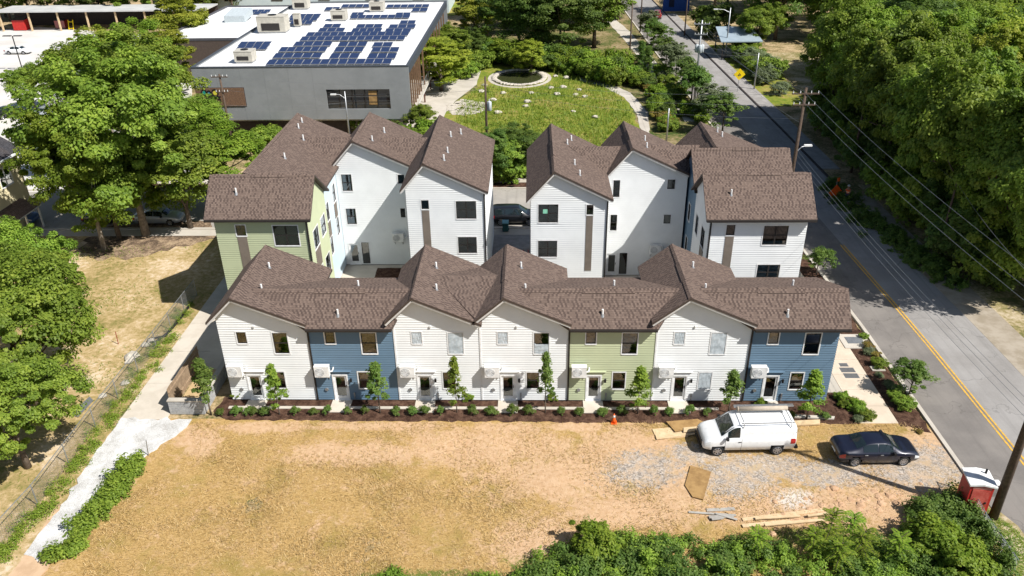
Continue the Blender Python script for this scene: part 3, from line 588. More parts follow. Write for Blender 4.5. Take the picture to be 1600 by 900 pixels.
# C'
x0, x1, y0 = 9.05, 15.8, 17.9
fr = [('hung', pr(q5(605, 353, 635, 430), y0, x0)), ('hung', pr(q5(592, 510, 622, 582), y0, x0)), ('one', pr(q5(852, 350, 886, 393), y0, x0)), ('one', pr(q5(835, 510, 866, 550), y0, x0)), ('door', (.6, 1.4, .16, 2.1)), ('one', (1.65, 2.3, .2, 2.2))]
fr = [(k[0], (max(k[1][0], .12), k[1][1], k[1][2], k[1][3])) for k in fr]
hF, rF = house('white gabled townhouse set back behind the courtyard, beside the shaded grey wall', x0, x1, y0, 24.4, W_SID, ('y', 9.35, 9.4, 11.2, 11.53, 15.85, 9.35, 17.45, 24.7, None), fr, 'LR', F3, GRP)
vents(hF, [(12.6, 19.6, 10.85), (12.7, 21.6, 10.8)]); ac_unit((13.6, y0-.03, 2.3), 'white air conditioner on the set-back house beside the shaded wall')
cricket(rE, 6.3, 10.6, 20.0, 10.85, 9.35, 17.7, 9.25, 24.3, 9.25)
# A', F', E' : the corner by the road
x0, x1, y0 = 16.0, 22.9, 9.6
wn = pr(q5(1119, 556, 1158, 603), y0, x0); wa = pr(q5(1286, 560, 1397, 647), y0, x0); wb_ = pr(q5(1258, 737, 1360, 793), y0, x0)
sideL = [('L', (1.1, 2.3, 5.9, 7.4), 'twin'), ('L', (1.1, 2.3, 2.6, 4.1), 'twin'), ('L', (1.1, 2.3, 4.25, 5.75), 'panel'), ('L', (3.6, 4.5, 5.9, 7.4), 'hung')]
hG, rG = house('white three-storey townhouse at the road end, tall window over taupe panel', x0, x1, y0, 14.9, W_SID, ('x', 9.1, 9.05, 11.9, 11.5, 15.3, 9.0, 15.6, 23.35, 15.6, 23.35), [('one', wn), pan(wn, 3.4, wn[2]-.1), ('twin', wa), ('twin', (wb_[0], wb_[1], wb_[2]-.25, wb_[3]))], 'LR', F3, GRP, sideL)
vents(hG, [(17.5, 10.6, 10.3)]); pipe_down(hG, x0+.06, y0, .1, 8.9)
hH, rH = house('three-storey townhouse behind the road-end one, long brown roof showing', 16.02, 22.88, 14.95, 20.1, B_SID, ('x', 14.7, 9.05, 17.4, 11.5, 20.7, 9.0, 15.75, 23.4, 15.75, 23.4), [], 'LR', F3, GRP, [('L', (1.6, 2.4, 5.6, 7.), 'hung'), ('L', (1.6, 2.4, 2.6, 4.1), 'hung')])
hI, rI = house('rearmost three-storey townhouse by the road, brown roof peak behind the row', 16.04, 22.86, 20.15, 24.0, W_SID, ('y', 15.6, 9.3, 17.75, 11.52, 23.2, 9.25, 20.3, 24.4, (17.6, 20.4)), [], 'LR', F3, GRP)
vents(hI, [(19.2, 22.2, 10.9), (19.0, 23.2, 11.0)]); cricket(rF, 12.6, 17.0, 20.2, 10.85, 15.75, 17.8, 9.2, 24.4, 9.2)
# ================================================================ OTHER BUILDINGS
def windows_row(parent, rects, Y, dep=.12, m=DGLASS, fm=TRIM_D, name='window'):
    for (xa, xb, za, zb) in rects:
        f = MB().box(xa-.06, xb+.06, Y-dep, Y+.02, za-.06, za).box(xa-.06, xb+.06, Y-dep, Y+.02, zb, zb+.06).box(xa-.06, xa, Y-dep, Y+.02, za, zb).box(xb, xb+.06, Y-dep, Y+.02, za, zb).build(name, fm, parent)
        MB().box(xa, xb, Y-.03, Y+.02, za, zb).build('pane', m, f)
gx0, gx1, gy0, gy1, gzt, gzb = -39.4, -12.1, 57.0, 108., 9.0, 2.35
gb = thing('office_building', 'grey two-storey office building with white roof full of solar panels', 'building')
m_ = MB(); op = [PY(509, 140, gy0), PY(611, 170, gy0)]; wx0, wx1, wz0, wz1 = op[0][0], op[1][0], op[1][2], op[0][2]
for a, b, c, d in ((gx0, wx0, gzb, gzt), (wx1, gx1, gzb, gzt), (wx0, wx1, gzb, wz0), (wx0, wx1, wz1, gzt)): m_.box(a, b, gy0, gy0+.35, c, d)
m_.box(gx0, gx0+.35, gy0+.35, gy1, gzb, gzt).box(gx0+.35, gx1, gy1-.35, gy1, gzb, gzt); m_.build('upper_wall', GREYPANEL, gb)
for k in range(1, 9):      # cladding joints as raised battens
    xk = gx0+(gx1-gx0)*k/9
    if not wx0-.1 < xk < wx1+.1: MB().box(xk-.02, xk+.02, gy0-.015, gy0-.002, gzb+.02, gzt-.02).build('cladding_batten', GREYPANEL, gb)
MB().box(gx0+2, gx1-4.5, gy0+1.2, gy1-1, -.1, gzb).build('lower_wall', DBRICK, gb); MB().box(gx0+.36, gx1-.01, gy0+.36, gy1-.36, gzb-.25, gzb-.004).build('underside', SOFFIT, gb)
ro = MB().box(gx0+.3, gx1-.3, gy0+.3, gy1-.3, gzt-.4, gzt-.15).build('roof', ROOFW, gb)
MB().box(gx0-.05, gx1+.05, gy0-.05, gy0+.3, gzt, gzt+.12).box(gx0-.05, gx1+.05, gy1-.3, gy1+.05, gzt, gzt+.12).box(gx0-.05, gx0+.3, gy0+.3, gy1-.3, gzt, gzt+.12).box(gx1-.3, gx1+.05, gy0+.3, gy1-.3, gzt-.9, gzt+.12).build('parapet', pm('parapet_cap', (.06, .07, .085)), ro)
# big front window with sashes, and the deep reveal
wf = MB().box(wx0, wx1, gy0+.3, gy0+.34, wz0, wz1).build('window', DGLASS, gb)
fm = MB()
for k in range(6): xk = wx0+(wx1-wx0)*k/5; fm.box(xk-.05, xk+.05, gy0+.2, gy0+.298, wz0, wz1)
for k in range(4): zk = wz0+(wz1-wz0)*k/3; fm.box(wx0, wx1, gy0+.22, gy0+.29, zk-.04, zk+.04)
fm.build('sash', TRIM_D, wf); MB().box(wx0+(wx1-wx0)*.66, wx0+(wx1-wx0)*.80, gy0+.24, gy0+.28, wz0+.5, wz1-.25).build('blind', PLY, wf)
for xa, xb in ((-27, -24), (-20.4, -17.2)): windows_row(gb, [(xa, xb, .7, 2.0)], gy0+1.2)
# right side: recessed glazed gallery behind timber posts
MB().box(gx1-2.6, gx1-2.4, gy0+.35, gy1-.35, gzb, gzt-.4).build('gallery_glazing', DGLASS, gb); MB().box(gx1-2.4, gx1-.02, gy0+.36, gy1-.36, gzb, gzb+.3).build('balcony_floor', CONC_W, gb)
for k in range(26):
    yk = gy0+1.+k*1.9
    if k < 6 or k % 2 == 0: MB().box(gx1-.42, gx1-.2, yk, yk+.14, gzb+.3, gzt-.4).build('post', SLATB, gb)
    if k % 4 == 0: MB().box(gx1-.5, gx1-.3, yk, yk+.2, -.1, gzb-.25).build('column', pm('rust_column', (.13, .06, .04)), gb)
rl = MB(); rl.bar((gx1-.1, gy0+12, gzb+1.35), (gx1-.1, gy1-1, gzb+1.35), .06)
for k in range(20): rl.bar((gx1-.1, gy0+12+k*1.95, gzb+.3), (gx1-.1, gy0+12+k*1.95, gzb+1.35), .05)
rl.build('railing', METAL, gb)
# sign panel with slats, tree marks and lettering
a, b = PY(304, 137, gy0-.02), PY(386, 166, gy0-.02); sx0, sx1, sz0, sz1 = a[0], b[0], b[2], a[2]
sg = MB().box(sx0, sx1, gy0-.06, gy0-.004, sz0, sz1).build('sign_panel', DBRICK, gb)
ns = 44
for k in range(ns):
    xa = sx0+.05+(sx1-sx0-.1)*k/ns; MB().box(xa, xa+(sx1-sx0-.1)/ns*.75, gy0-.12-random.random()*.02, gy0-.061, sz0+.06, sz1-.06).build('slat', SLATW, sg)
def drop(cx, cz, r, m1, m2, tip):
    m_ = MB(); o_ = [(cx+r*math.cos(q*.314), gy0-.17, cz+r*math.sin(q*.314)*(1.0 if math.sin(q*.314) < 0 else tip)) for q in range(20)]
    for p, q in zip(o_, o_[1:]+o_[:1]): m_.bar(p, q, .09)
    m_.face([(cx+(p[0]-cx)*.62, gy0-.165, cz+(p[2]-cz)*.62) for p in o_], 1); m_.build('tree_mark', [m1, m2], sg)
TEAL = pm('teal', (.02, .28, .22)); BLUE2 = pm('sign_blue', (.03, .22, .38)); LIME = pm('lime', (.62, .55, .05))
for px_, py_, r, m2, tp in ((319, 145.5, .34, TEAL, 1.4), (327, 147.5, .32, BLUE2, 1.5), (336, 145.5, .42, LIME, 1.1)):
    p = PY(px_, py_, gy0-.16); drop(p[0], p[2], r, BLACK, m2, tp)
def text(name, s, size, loc, rot, m, parent, ext=.02):
    c = bpy.data.curves.new(name, 'FONT'); c.body = s; c.size = size; c.extrude = ext; c.align_x = 'RIGHT'
    o = bpy.data.objects.new(name, c); COL.objects.link(o); bpy.context.view_layer.update()
    me_ = bpy.data.meshes.new_from_object(o.evaluated_get(bpy.context.evaluated_depsgraph_get())); bpy.data.objects.remove(o)
    me_.materials.append(m); o = bpy.data.objects.new(name, me_); COL.objects.link(o); o.parent = parent; o.location = loc; o.rotation_euler = rot; return o
p = PY(346, 157, gy0-.16); text('lettering', 'ATLANTA', .75, (p[0], gy0-.17, p[2]), (math.pi/2, 0, 0), BLACK, sg)
for y_ in (151, 159.5):
    p, q = PY(331, y_, gy0-.16), PY(345, y_, gy0-.16); MB().box(p[0], q[0], gy0-.19, gy0-.15, p[2]-.05, p[2]+.05).build('sign_bar', BLACK, sg)
# rooftop machines
def rooftop(label, px_, py_, sx, sy, sz, fan=2):
    c = G(px_, py_, gzt-.15); a_ = thing('rooftop_unit', label, 'air handler', (c[0], c[1], gzt-.15), 0, 'rooftop machines')
    MB().box(-sx/2, sx/2, -sy/2, sy/2, .25, sz).box(-sx/2-.04, sx/2+.04, -sy/2-.04, sy/2+.04, sz, sz+.06).build('casing', METAL_B, a_)
    MB().box(-sx/2+.1, sx/2-.1, -sy/2+.1, sy/2-.1, 0, .25).build('curb', METAL, a_); MB().box(-sx*.35, sx*.3, -sy/2-.05, -sy/2-.002, .45, sz*.62).build('louvre', TRIM_D, a_)
    for k in range(fan): MB().tube([(-sx/4+k*sx/2 if fan > 1 else 0, 0, sz+.06), (-sx/4+k*sx/2 if fan > 1 else 0, 0, sz+.16)], min(sx, sy)*.24, 16).build('fan_cowl', BLACK, a_)
    return a_
rooftop('large beige air handler with side hood on the grey building roof', 429, 50, 4.2, 2.6, 2.4, 1); rooftop('low beige condenser by the small solar rack on the roof', 385, 97, 2.3, 2.0, 1.5, 1); rooftop('beige condenser behind the small white cabinet on the roof', 472, 14, 2.6, 2.2, 1.9, 1)
rooftop('beige condenser in front of the solar rows, mid-roof', 531, 32, 2.4, 2.0, 1.6, 1); rooftop('beige condenser among the rearmost solar panels', 590, 18, 2.4, 2.0, 1.6, 1); rooftop('small tall white cabinet on the grey building roof', 466, 42, 1.0, 1.0, 2.0, 0)
# solar panels: one mesh shared by all
pvm = MB(); pvm.box(-.56, .56, -.95, .95, 0, .04, 1).box(-.525, .525, -.915, -.01, .041, .046).box(-.525, .525, .01, .915, .041, .046)
pv0 = pvm.build('solar_panel', [PVGLASS, METAL]); pv_used = False
PVMESH = pv0.data; bpy.data.objects.remove(pv0)
def pv_array(label, rows, z, ox=380, sc=5.):
    e = thing('solar_array', label, 'solar panels')
    for (yp, xa, xb) in rows:
        p, q = G(ox+xa/sc, yp/sc, z+.3), G(ox+xb/sc, yp/sc, z+.3); n = max(1, round((q[0]-p[0])/1.17))
        for k in range(n):
            o = bpy.data.objects.new('solar_panel', PVMESH); COL.objects.link(o); o.parent = e; o.location = (p[0]+(k+.5)*(q[0]-p[0])/n, p[1], z+.32); o.rotation_euler = (rad(7), 0, 0)
            o.scale = ((q[0]-p[0])/n/1.17, 1., 1)
    return e
R = []
zr_ = gzt-.15
pv_array('main field of dark solar panels filling the middle of the grey building roof', [(488, 190, 1155), (437, 240, 610), (439, 680, 905), (440, 975, 1195), (388, 285, 650), (389, 715, 940), (390, 1005, 1215), (345, 400, 690), (347, 745, 965), (350, 1015, 1165), (304, 450, 1260), (270, 495, 1290), (236, 590, 790), (238, 850, 1080), (240, 1110, 1310), (204, 630, 760), (206, 885, 1085), (208, 1140, 1345), (176, 1225, 1345)], zr_)
pv_array('solar panels in a short double row near the roof middle edge', [(133, 840, 1300), (112, 845, 940), (114, 1190, 1305)], zr_); pv_array('solar panels in the far corner of the grey building roof', [(50, 1120, 1450), (78, 1320, 1440)], zr_)
pv_array('far row of solar panels between two condensers', [(48, 770, 990), (70, 640, 750)], zr_); pv_array('solar panels behind the large air handler', [(125, 370, 600), (150, 365, 580), (178, 370, 540)], zr_); pv_array('small solar rack in front of the large air handler', [(345, -30, 210), (372, -45, 190)], zr_)
bl = bpy.data.meshes['upper_wall'] if 'upper_wall' in bpy.data.meshes else None
# brown building to the left of it
a = G(240, 48, 7.0); b = G(326, 55, 7.0); c = G(392, 3, 7.0); d = G(318, 0, 7.0)
bb = thing('brick_building', 'brown brick building with a white roof beside the solar-roofed office', 'building')
bx0, bx1, by0, by1 = -56.0, -42.2, 86.0, 118.
MB().box(bx0, bx1, by0, by1, -.1, 6.7).build('wall', BROWNBR, bb)
r2 = MB().box(bx0+.3, bx1-.3, by0+.3, by1-.3, 6.7, 6.8).build('roof', ROOFW, bb); MB().box(bx0-.05, bx1+.05, by0-.05, by0+.3, 6.7, 7.05).box(bx0-.05, bx1+.05, by1-.3, by1+.05, 6.7, 7.05).box(bx0-.05, bx0+.3, by0+.3, by1-.3, 6.7, 7.05).box(bx1-.3, bx1+.05, by0+.3, by1-.3, 6.7, 7.05).build('parapet', pm('parapet_cap2', (.09, .09, .1)), r2)
MB().slab([(-50.6, 101, 7.9), (-47, 101, 7.9), (-47, 106, 8.5), (-50.6, 106, 8.5)], 1.1).build('skylight', pm('skylight_grey', (.45, .5, .52)), r2)
for k in range(6):
    y_ = by0+3.5+k*4.4; f = MB().box(bx1-.02, bx1+.06, y_, y_+2.4, 2.6, 5.0).build('window', TRIM_D, bb); MB().box(bx1+.061, bx1+.07, y_+.1, y_+2.3, 2.7, 4.9).build('pane', DGLASS, f)
e = thing('solar_array', 'five solar panels on the brown brick building', 'solar panels')
for k in range(10):
    o = bpy.data.objects.new('solar_panel', PVMESH); COL.objects.link(o); o.parent = e; o.location = (-51+1.2*(k % 5), 109.5+2.2*(k//5), 7.0); o.rotation_euler = (rad(7), 0, 0)
e['label'] = 'small block of solar panels on the brown brick building roof'
lk = thing('link_building', 'low brick link with a white roof between the brown and grey buildings', 'building')
MB().box(-42.15, -39.45, 76, 96, -.1, 4.6).build('wall', BROWNBR, lk); MB().box(-42.3, -39.42, 75.8, 96.2, 4.6, 4.9).build('roof', ROOFW, lk)
# pale warehouse far behind
wh = thing('warehouse', 'long pale blue metal warehouse behind the offices', 'building')
MB().box(-85, -16, 150, 190, -.1, 7.5).build('wall', PALEWALL, wh); rw = MB(); rw.slab([(-86, 149, 7.6), (-15, 149, 7.6), (-15, 170, 10.5), (-86, 170, 10.5)], .2, 0, 0).slab([(-86, 191, 7.6), (-15, 191, 7.6), (-15, 170.02, 10.5), (-86, 170.02, 10.5)], .2, 0, 0); rw.build('roof', METROOF, wh)
windows_row(wh, [(-79+k*11, -76.5+k*11, 3.2, 5.2) for k in range(6)], 150)
# carport shed top left
cs = thing('carport', 'long open carport with a flat metal roof across the parking lot', 'carport')
p, q = G(15, 50), G(300, 46); y_ = 133.
MB().box(-112, -66, y_-1, y_+7, 3.9, 4.15).build('roof', pm('pale_metal_roof', (.55, .55, .53), (.45, .45, .44), .3, .5), cs); MB().box(-112, -66, y_+6.6, y_+6.8, -.1, 3.9).build('back_wall', DBRICK, cs)
for k in range(8): MB().box(-111+k*6.3, -110.7+k*6.3, y_-.6, y_-.3, -.1, 3.9).build('post', LUMB, cs)
def bin_(loc, label, m, s=1.):
    b = thing('waste_bin', label, 'bin', loc, 0); MB().box(-.9*s, .9*s, -.7*s, .7*s, .1, 1.5*s).build('body', m, b); MB().slab([(-.95*s, -.75*s, 1.5*s), (.95*s, -.75*s, 1.5*s), (.95*s, .75*s, 1.75*s), (-.95*s, .75*s, 1.75*s)], .08).build('lid', BLACK, b)
bin_((-107.5, 134, 0), 'tall red bin at the end of the carport', RED, 1.5); bin_((-99.5, 135.5, 0), 'dark red bin under the carport beside the yellow frame', P_RED, 1.2)
yf = thing('hand_truck', 'yellow frame leaning under the carport', 'trolley', (-96.5, 133.4, 0)); MB().bar((-.5, 0, 0), (-.5, .6, 2), .12).bar((.5, 0, 0), (.5, .6, 2), .12).build('frame', YELLOW, yf); MB().bar((-.5, .1, .3), (.5, .1, .3), .1).bar((-.5, .5, 1.6), (.5, .5, 1.6), .1).build('rung', YELLOW, yf)
# yellow house at the left edge
yh = thing('yellow_house', 'pale yellow two-storey house with a dark roof beside the parked blue car', 'house')
hx1, hy0, hy1 = -47.0, 18.5, 30.6; hx0 = hx1-8.5
ops = [(2.2, 3.5, 1.2, 2.8), (2.2, 3.5, 4.6, 6.4), (6.2, 7.5, 4.6, 6.4), (8.6, 10.4, 1.0, 2.7), (8.6, 10.4, 4.6, 6.4)]
wall_mesh('siding', yh, (hx1, hy0, 0), Y_, X_, [(0, .2), (hy1-hy0, .2), (hy1-hy0, 7.4), (0, 7.4)], ops, CR_SID)
for r in ops: window(yh, (hx1, hy0, 0), Y_, X_, r, 'twin', TRIM_W)
wall_mesh('siding', yh, (hx0, hy0, 0), X_, -Y_, [(0, .2), (8.5, .2), (8.5, 7.4), (4.25, 10.0), (0, 7.4)], [(1.5, 2.8, 1.2, 2.8), (5.5, 6.8, 1.2, 2.8)], CR_SID)
for r in ((1.5, 2.8, 1.2, 2.8), (5.5, 6.8, 1.2, 2.8)): window(yh, (hx0, hy0, 0), X_, -Y_, r, 'hung', TRIM_W)
wall_mesh('siding', yh, (hx1, hy1, 0), -X_, Y_, [(0, .2), (8.5, .2), (8.5, 7.4), (4.25, 10.0), (0, 7.4)], [], CR_SID)
MB().box(hx0+.1, hx1-.1, hy0+.1, hy1-.1, -.1, .22).box(hx1-2.6, hx1-2.5, hy0+.1, hy1-.1, .22, 7.3).build('foundation', CONC_G, yh)
rr_ = MB(); rr_.slab([(hx0-.5, hy0-.5, 7.3), (hx0-.5, hy1+.5, 7.3), (hx0+4.25, hy1+.5, 10.3), (hx0+4.25, hy0-.5, 10.3)], .18).slab([(hx1+.5, hy0-.5, 7.3), (hx1+.5, hy1+.5, 7.3), (hx0+4.25, hy1+.5, 10.3), (hx0+4.25, hy0-.5, 10.3)], .18); rr_.build('roof', [DSHING, TRIM_W], yh)
MB().box(hx1+.5, hx1+.62, hy0-.5, hy1+.5, 7.1, 7.25).build('gutter', TRIM_W, yh)
pr_ = MB(); pr_.slab([(hx1+.03, 24, 2.9), (hx1+.03, 29, 2.9), (hx1+2.0, 29, 2.3), (hx1+2.0, 24, 2.3)], .12); pr_.build('porch_roof', [SHING, TRIM_W], yh)
for k in range(3): MB().box(hx1+1.7, hx1+1.85, 24.2+k*2.2, 24.35+k*2.2, -.05, 2.27).build('porch_post', TRIM_W, yh)
# metal canopy by the far road
cp = thing('picnic_shelter', 'open shelter with a pale blue metal roof beside the far road', 'shelter')
p, q = G(1113, 95), G(1150, 88); cx0, cx1, cy0, cy1 = 36.6, 42.6, 100., 106.5
MB().slab([(cx0-.6, cy0-.8, 3.2), (cx1+.6, cy0-.8, 3.2), (cx1+.2, cy1, 4.4), (cx0-.2, cy1, 4.4)], .15).build('roof', METROOF, cp)
for x in (cx0, (cx0+cx1)/2, cx1):
    for y in (cy0, cy1-.5): MB().box(x-.09, x+.09, y-.09, y+.09, -.05, 3.25).build('post', TRIM_D, cp)
MB().box(cx0+.3, cx1-.3, cy0+1, cy1-1, .1, .7).build('bench_block', CONC_G, cp)
# blue mural wall far up the road
mu = tag(MB().box(33.5, 39.5, 150, 150.5, -.1, 5).box(34.2, 38.8, 149.95, 149.999, 2.9, 4.6, 1).box(34.8, 36.0, 149.9, 149.949, .9, 3.6, 2).build('mural_wall', [pm('mural_blue', (.03, .10, .42)), pm('mural_light', (.25, .45, .65)), pm('mural_dark', (.02, .03, .08))]), 'blue painted wall at the far end of the road', 'wall')
# ================================================================ UTILITY POLES AND CABLES
def pole(x, y, h, label, r=.15, arms=(), trans=0, m=POLEW, lamp=None, ang=0.):
    o = thing('utility_pole', label, 'pole', (x, y, 0), ang, 'utility poles')
    MB().tube([(0, 0, -.2), (0, 0, h*.5), (0, 0, h)], [r*1.25, r, r*.75], 10).build('shaft', m, o, True)
    for z, wd in arms:
        MB().box(-wd/2, wd/2, -.18, -.06, z-.06, z+.06).build('crossarm', m, o)
        for s_ in (-.46, -.2, .2, .46): MB().tube([(s_*wd, -.12, z+.06), (s_*wd, -.12, z+.26)], [.05, .03], 6).build('insulator', WHITE_M, o)
    for k in range(trans):
        xx = (.38, -.38, 0)[k]; yy = (0, 0, -.42)[k]
        q = MB().tube([(xx, yy, h*.62), (xx, yy, h*.62+.06), (xx, yy, h*.62+1.0), (xx, yy, h*.62+1.1)], [.2, .27, .27, .15], 12).build('transformer', TRANSF, o, True); MB().tube([(xx, yy, h*.62+1.05), (xx, yy, h*.62+1.35)], .04, 6).build('bushing', WHITE_M, q)
    if lamp:
        z, dx, dy = lamp; MB().tube([(0, 0, z-.5), (dx*.5, dy*.5, z), (dx, dy, z+.1)], .04, 6).build('lamp_arm', METAL, o); MB().obox((dx*1.15, dy*1.15, z+.08), X_, Y_, (0, 0, 1), .35, .14, .07).build('lamp_head', WHITE_M, o)
    return o
pole(27.6, 28.2, 13.4, 'tall brown utility pole standing behind the road-end townhouse', .17, [(12.9, 2.4), (11.9, 2.)], lamp=(7.9, 1.0, .3))
pole(28.15, -10.4, 13.0, 'thick utility pole beside the red portable toilet', .19, [(12.4, 2.4)])
p2 = G(761, 262); pole(p2[0], 46.5, 10.2, 'pole with one pale transformer between the two brown roofs and the meadow', .14, [], 1)
p3 = G(373, 228); pole(p3[0], p3[1]-2, 9.5, 'wooden pole in front of the slatted sign on the grey building', .15, [(9.2, 2.0), (7.4, 1.5)])
pole(-19.8, 54.5, 6.6, 'short lamp pole in front of the big dark window', .1, [], 0, METAL, (6.2, -1.2, -.2))
pole(19.8, 94.6, 10.5, 'bare dark pole among the park shrubs', .13); pole(26.9, 72.4, 11.5, 'far pole carrying three transformers above the street trees', .14, [(11., 2.2), (9.6, 1.8)], 3, METAL)
pole(37.4, 101, 8.5, 'grey lamp pole in front of the metal-roofed shelter', .11, [], 0, METAL, (8.2, -2.2, 0)); pole(37.2, 79.3, 5.5, 'short grey pole beside the yellow road sign', .1, [], 0, METAL); pole(33.6, 121, 9, 'thin far pole at the sidewalk past the shelter', .12)
pole(25.3, 125, 10, 'dark far pole across the road, by the orange flagging', .13); pole(39.2, 43, 9, 'weathered pole half hidden in the roadside trees', .13); pole(39.0, 21, 7.5, 'leaning weathered pole at the edge of the roadside trees', .11); pole(20.2, 54.5, 4.2, 'short grey post at the end of the garden path', .1, [], 0, METAL)
def cable(a, b, sag, label, m=WIREL, r=.018, grp='overhead cables'):
    a, b = np.asarray(a, float), np.asarray(b, float); n = 14
    return tag(MB().tube([a+(b-a)*k/n-np.array([0, 0, 4*sag*(k/n)*(1-k/n)]) for k in range(n+1)], r, 5).build('cable', m), label, 'cable', grp)
for k, dx in enumerate((-1.1, -.25, 1.1)): cable((27.6+dx, 28.1, 13.15), (28.15+dx, -10.5, 12.65), .5, 'high power cable running along the roadside between the two tall poles', r=.011)
for k, z in enumerate((7.6, 7.2, 6.7)): cable((27.75, 28.2, z), (28.3, -10.4, z-.3), .45, 'low communication cable above the road, strung between tall roadside poles', r=.010)
cable((28.3, -10.4, 12.7), (39.0, 21, 7.2), .5, 'cable crossing the road to the leaning weathered pole', r=.011)
for dx, z in ((-1.1, 12.95), (.3, 12.95), (0, 11.95), (0, 10.2)): cable((27.6+dx, 28.2, z), (26.9+dx*.6, 72.4, 11.0 if z > 11 else 9.5), .9, 'cable from the tall brown pole to the far transformer pole', r=.010)
for z, z2 in ((12.9, 9.9), (11.9, 9.2), (10.6, 8.6)): cable((27.5, 28.2, z), (p2[0], 46.5, z2), .7, 'cable from the tall brown pole across to the meadow transformer pole', r=.010)
for z2, z3 in ((9.9, 9.3), (8.8, 7.6)): cable((p2[0], 46.5, z2), (p3[0], p3[1]-2, z3), .8, 'cable along the side street in front of the grey building', r=.010)
for z in (5.2, 4.6): cable((-19.8, 54.5, z), (p3[0], p3[1]-2, z+.6), .3, 'drop cable between the lamp pole and the sign pole', r=.012)
cable((39.2, 43, 8.4), (39.0, 21, 7.2), .3, 'cable along the edge of the roadside trees', WIRE, .016)
for z in (8.2, 7.2): cable((26.9, 72.4, z), (37.2, 79.3, 5.2), .3, 'cable dropping over the far road to the short grey pole', WIRE, .016)
# ================================================================ VEHICLES
def catmull(P, n):
    P = np.asarray(P, float); out = []
    xs = P[:, 0]; q = np.linspace(xs[0], xs[-1], n)
    for x in q:
        i = min(max(np.searchsorted(xs, x)-1, 0), len(xs)-2); t_ = (x-xs[i])/(xs[i+1]-xs[i])
        row = []
        for c in range(1, P.shape[1]):
            d = [(P[min(j+1, len(P)-1), c]-P[max(j-1, 0), c])/(xs[min(j+1, len(P)-1)]-xs[max(j-1, 0)]) for j in (i, i+1)]
            h = xs[i+1]-xs[i]; a, b = P[i, c], P[i+1, c]
            sl_ = (b-a)/h; d = [0 if sl_ == 0 or dd*sl_ < 0 else math.copysign(min(abs(dd), 3*abs(sl_)), sl_) for dd in d]
            row.append((2*t_**3-3*t_**2+1)*a+(t_**3-2*t_**2+t_)*h*d[0]+(-2*t_**3+3*t_**2)*b+(t_**3-t_**2)*h*d[1])
        out.append([x]+row)
    return np.array(out)
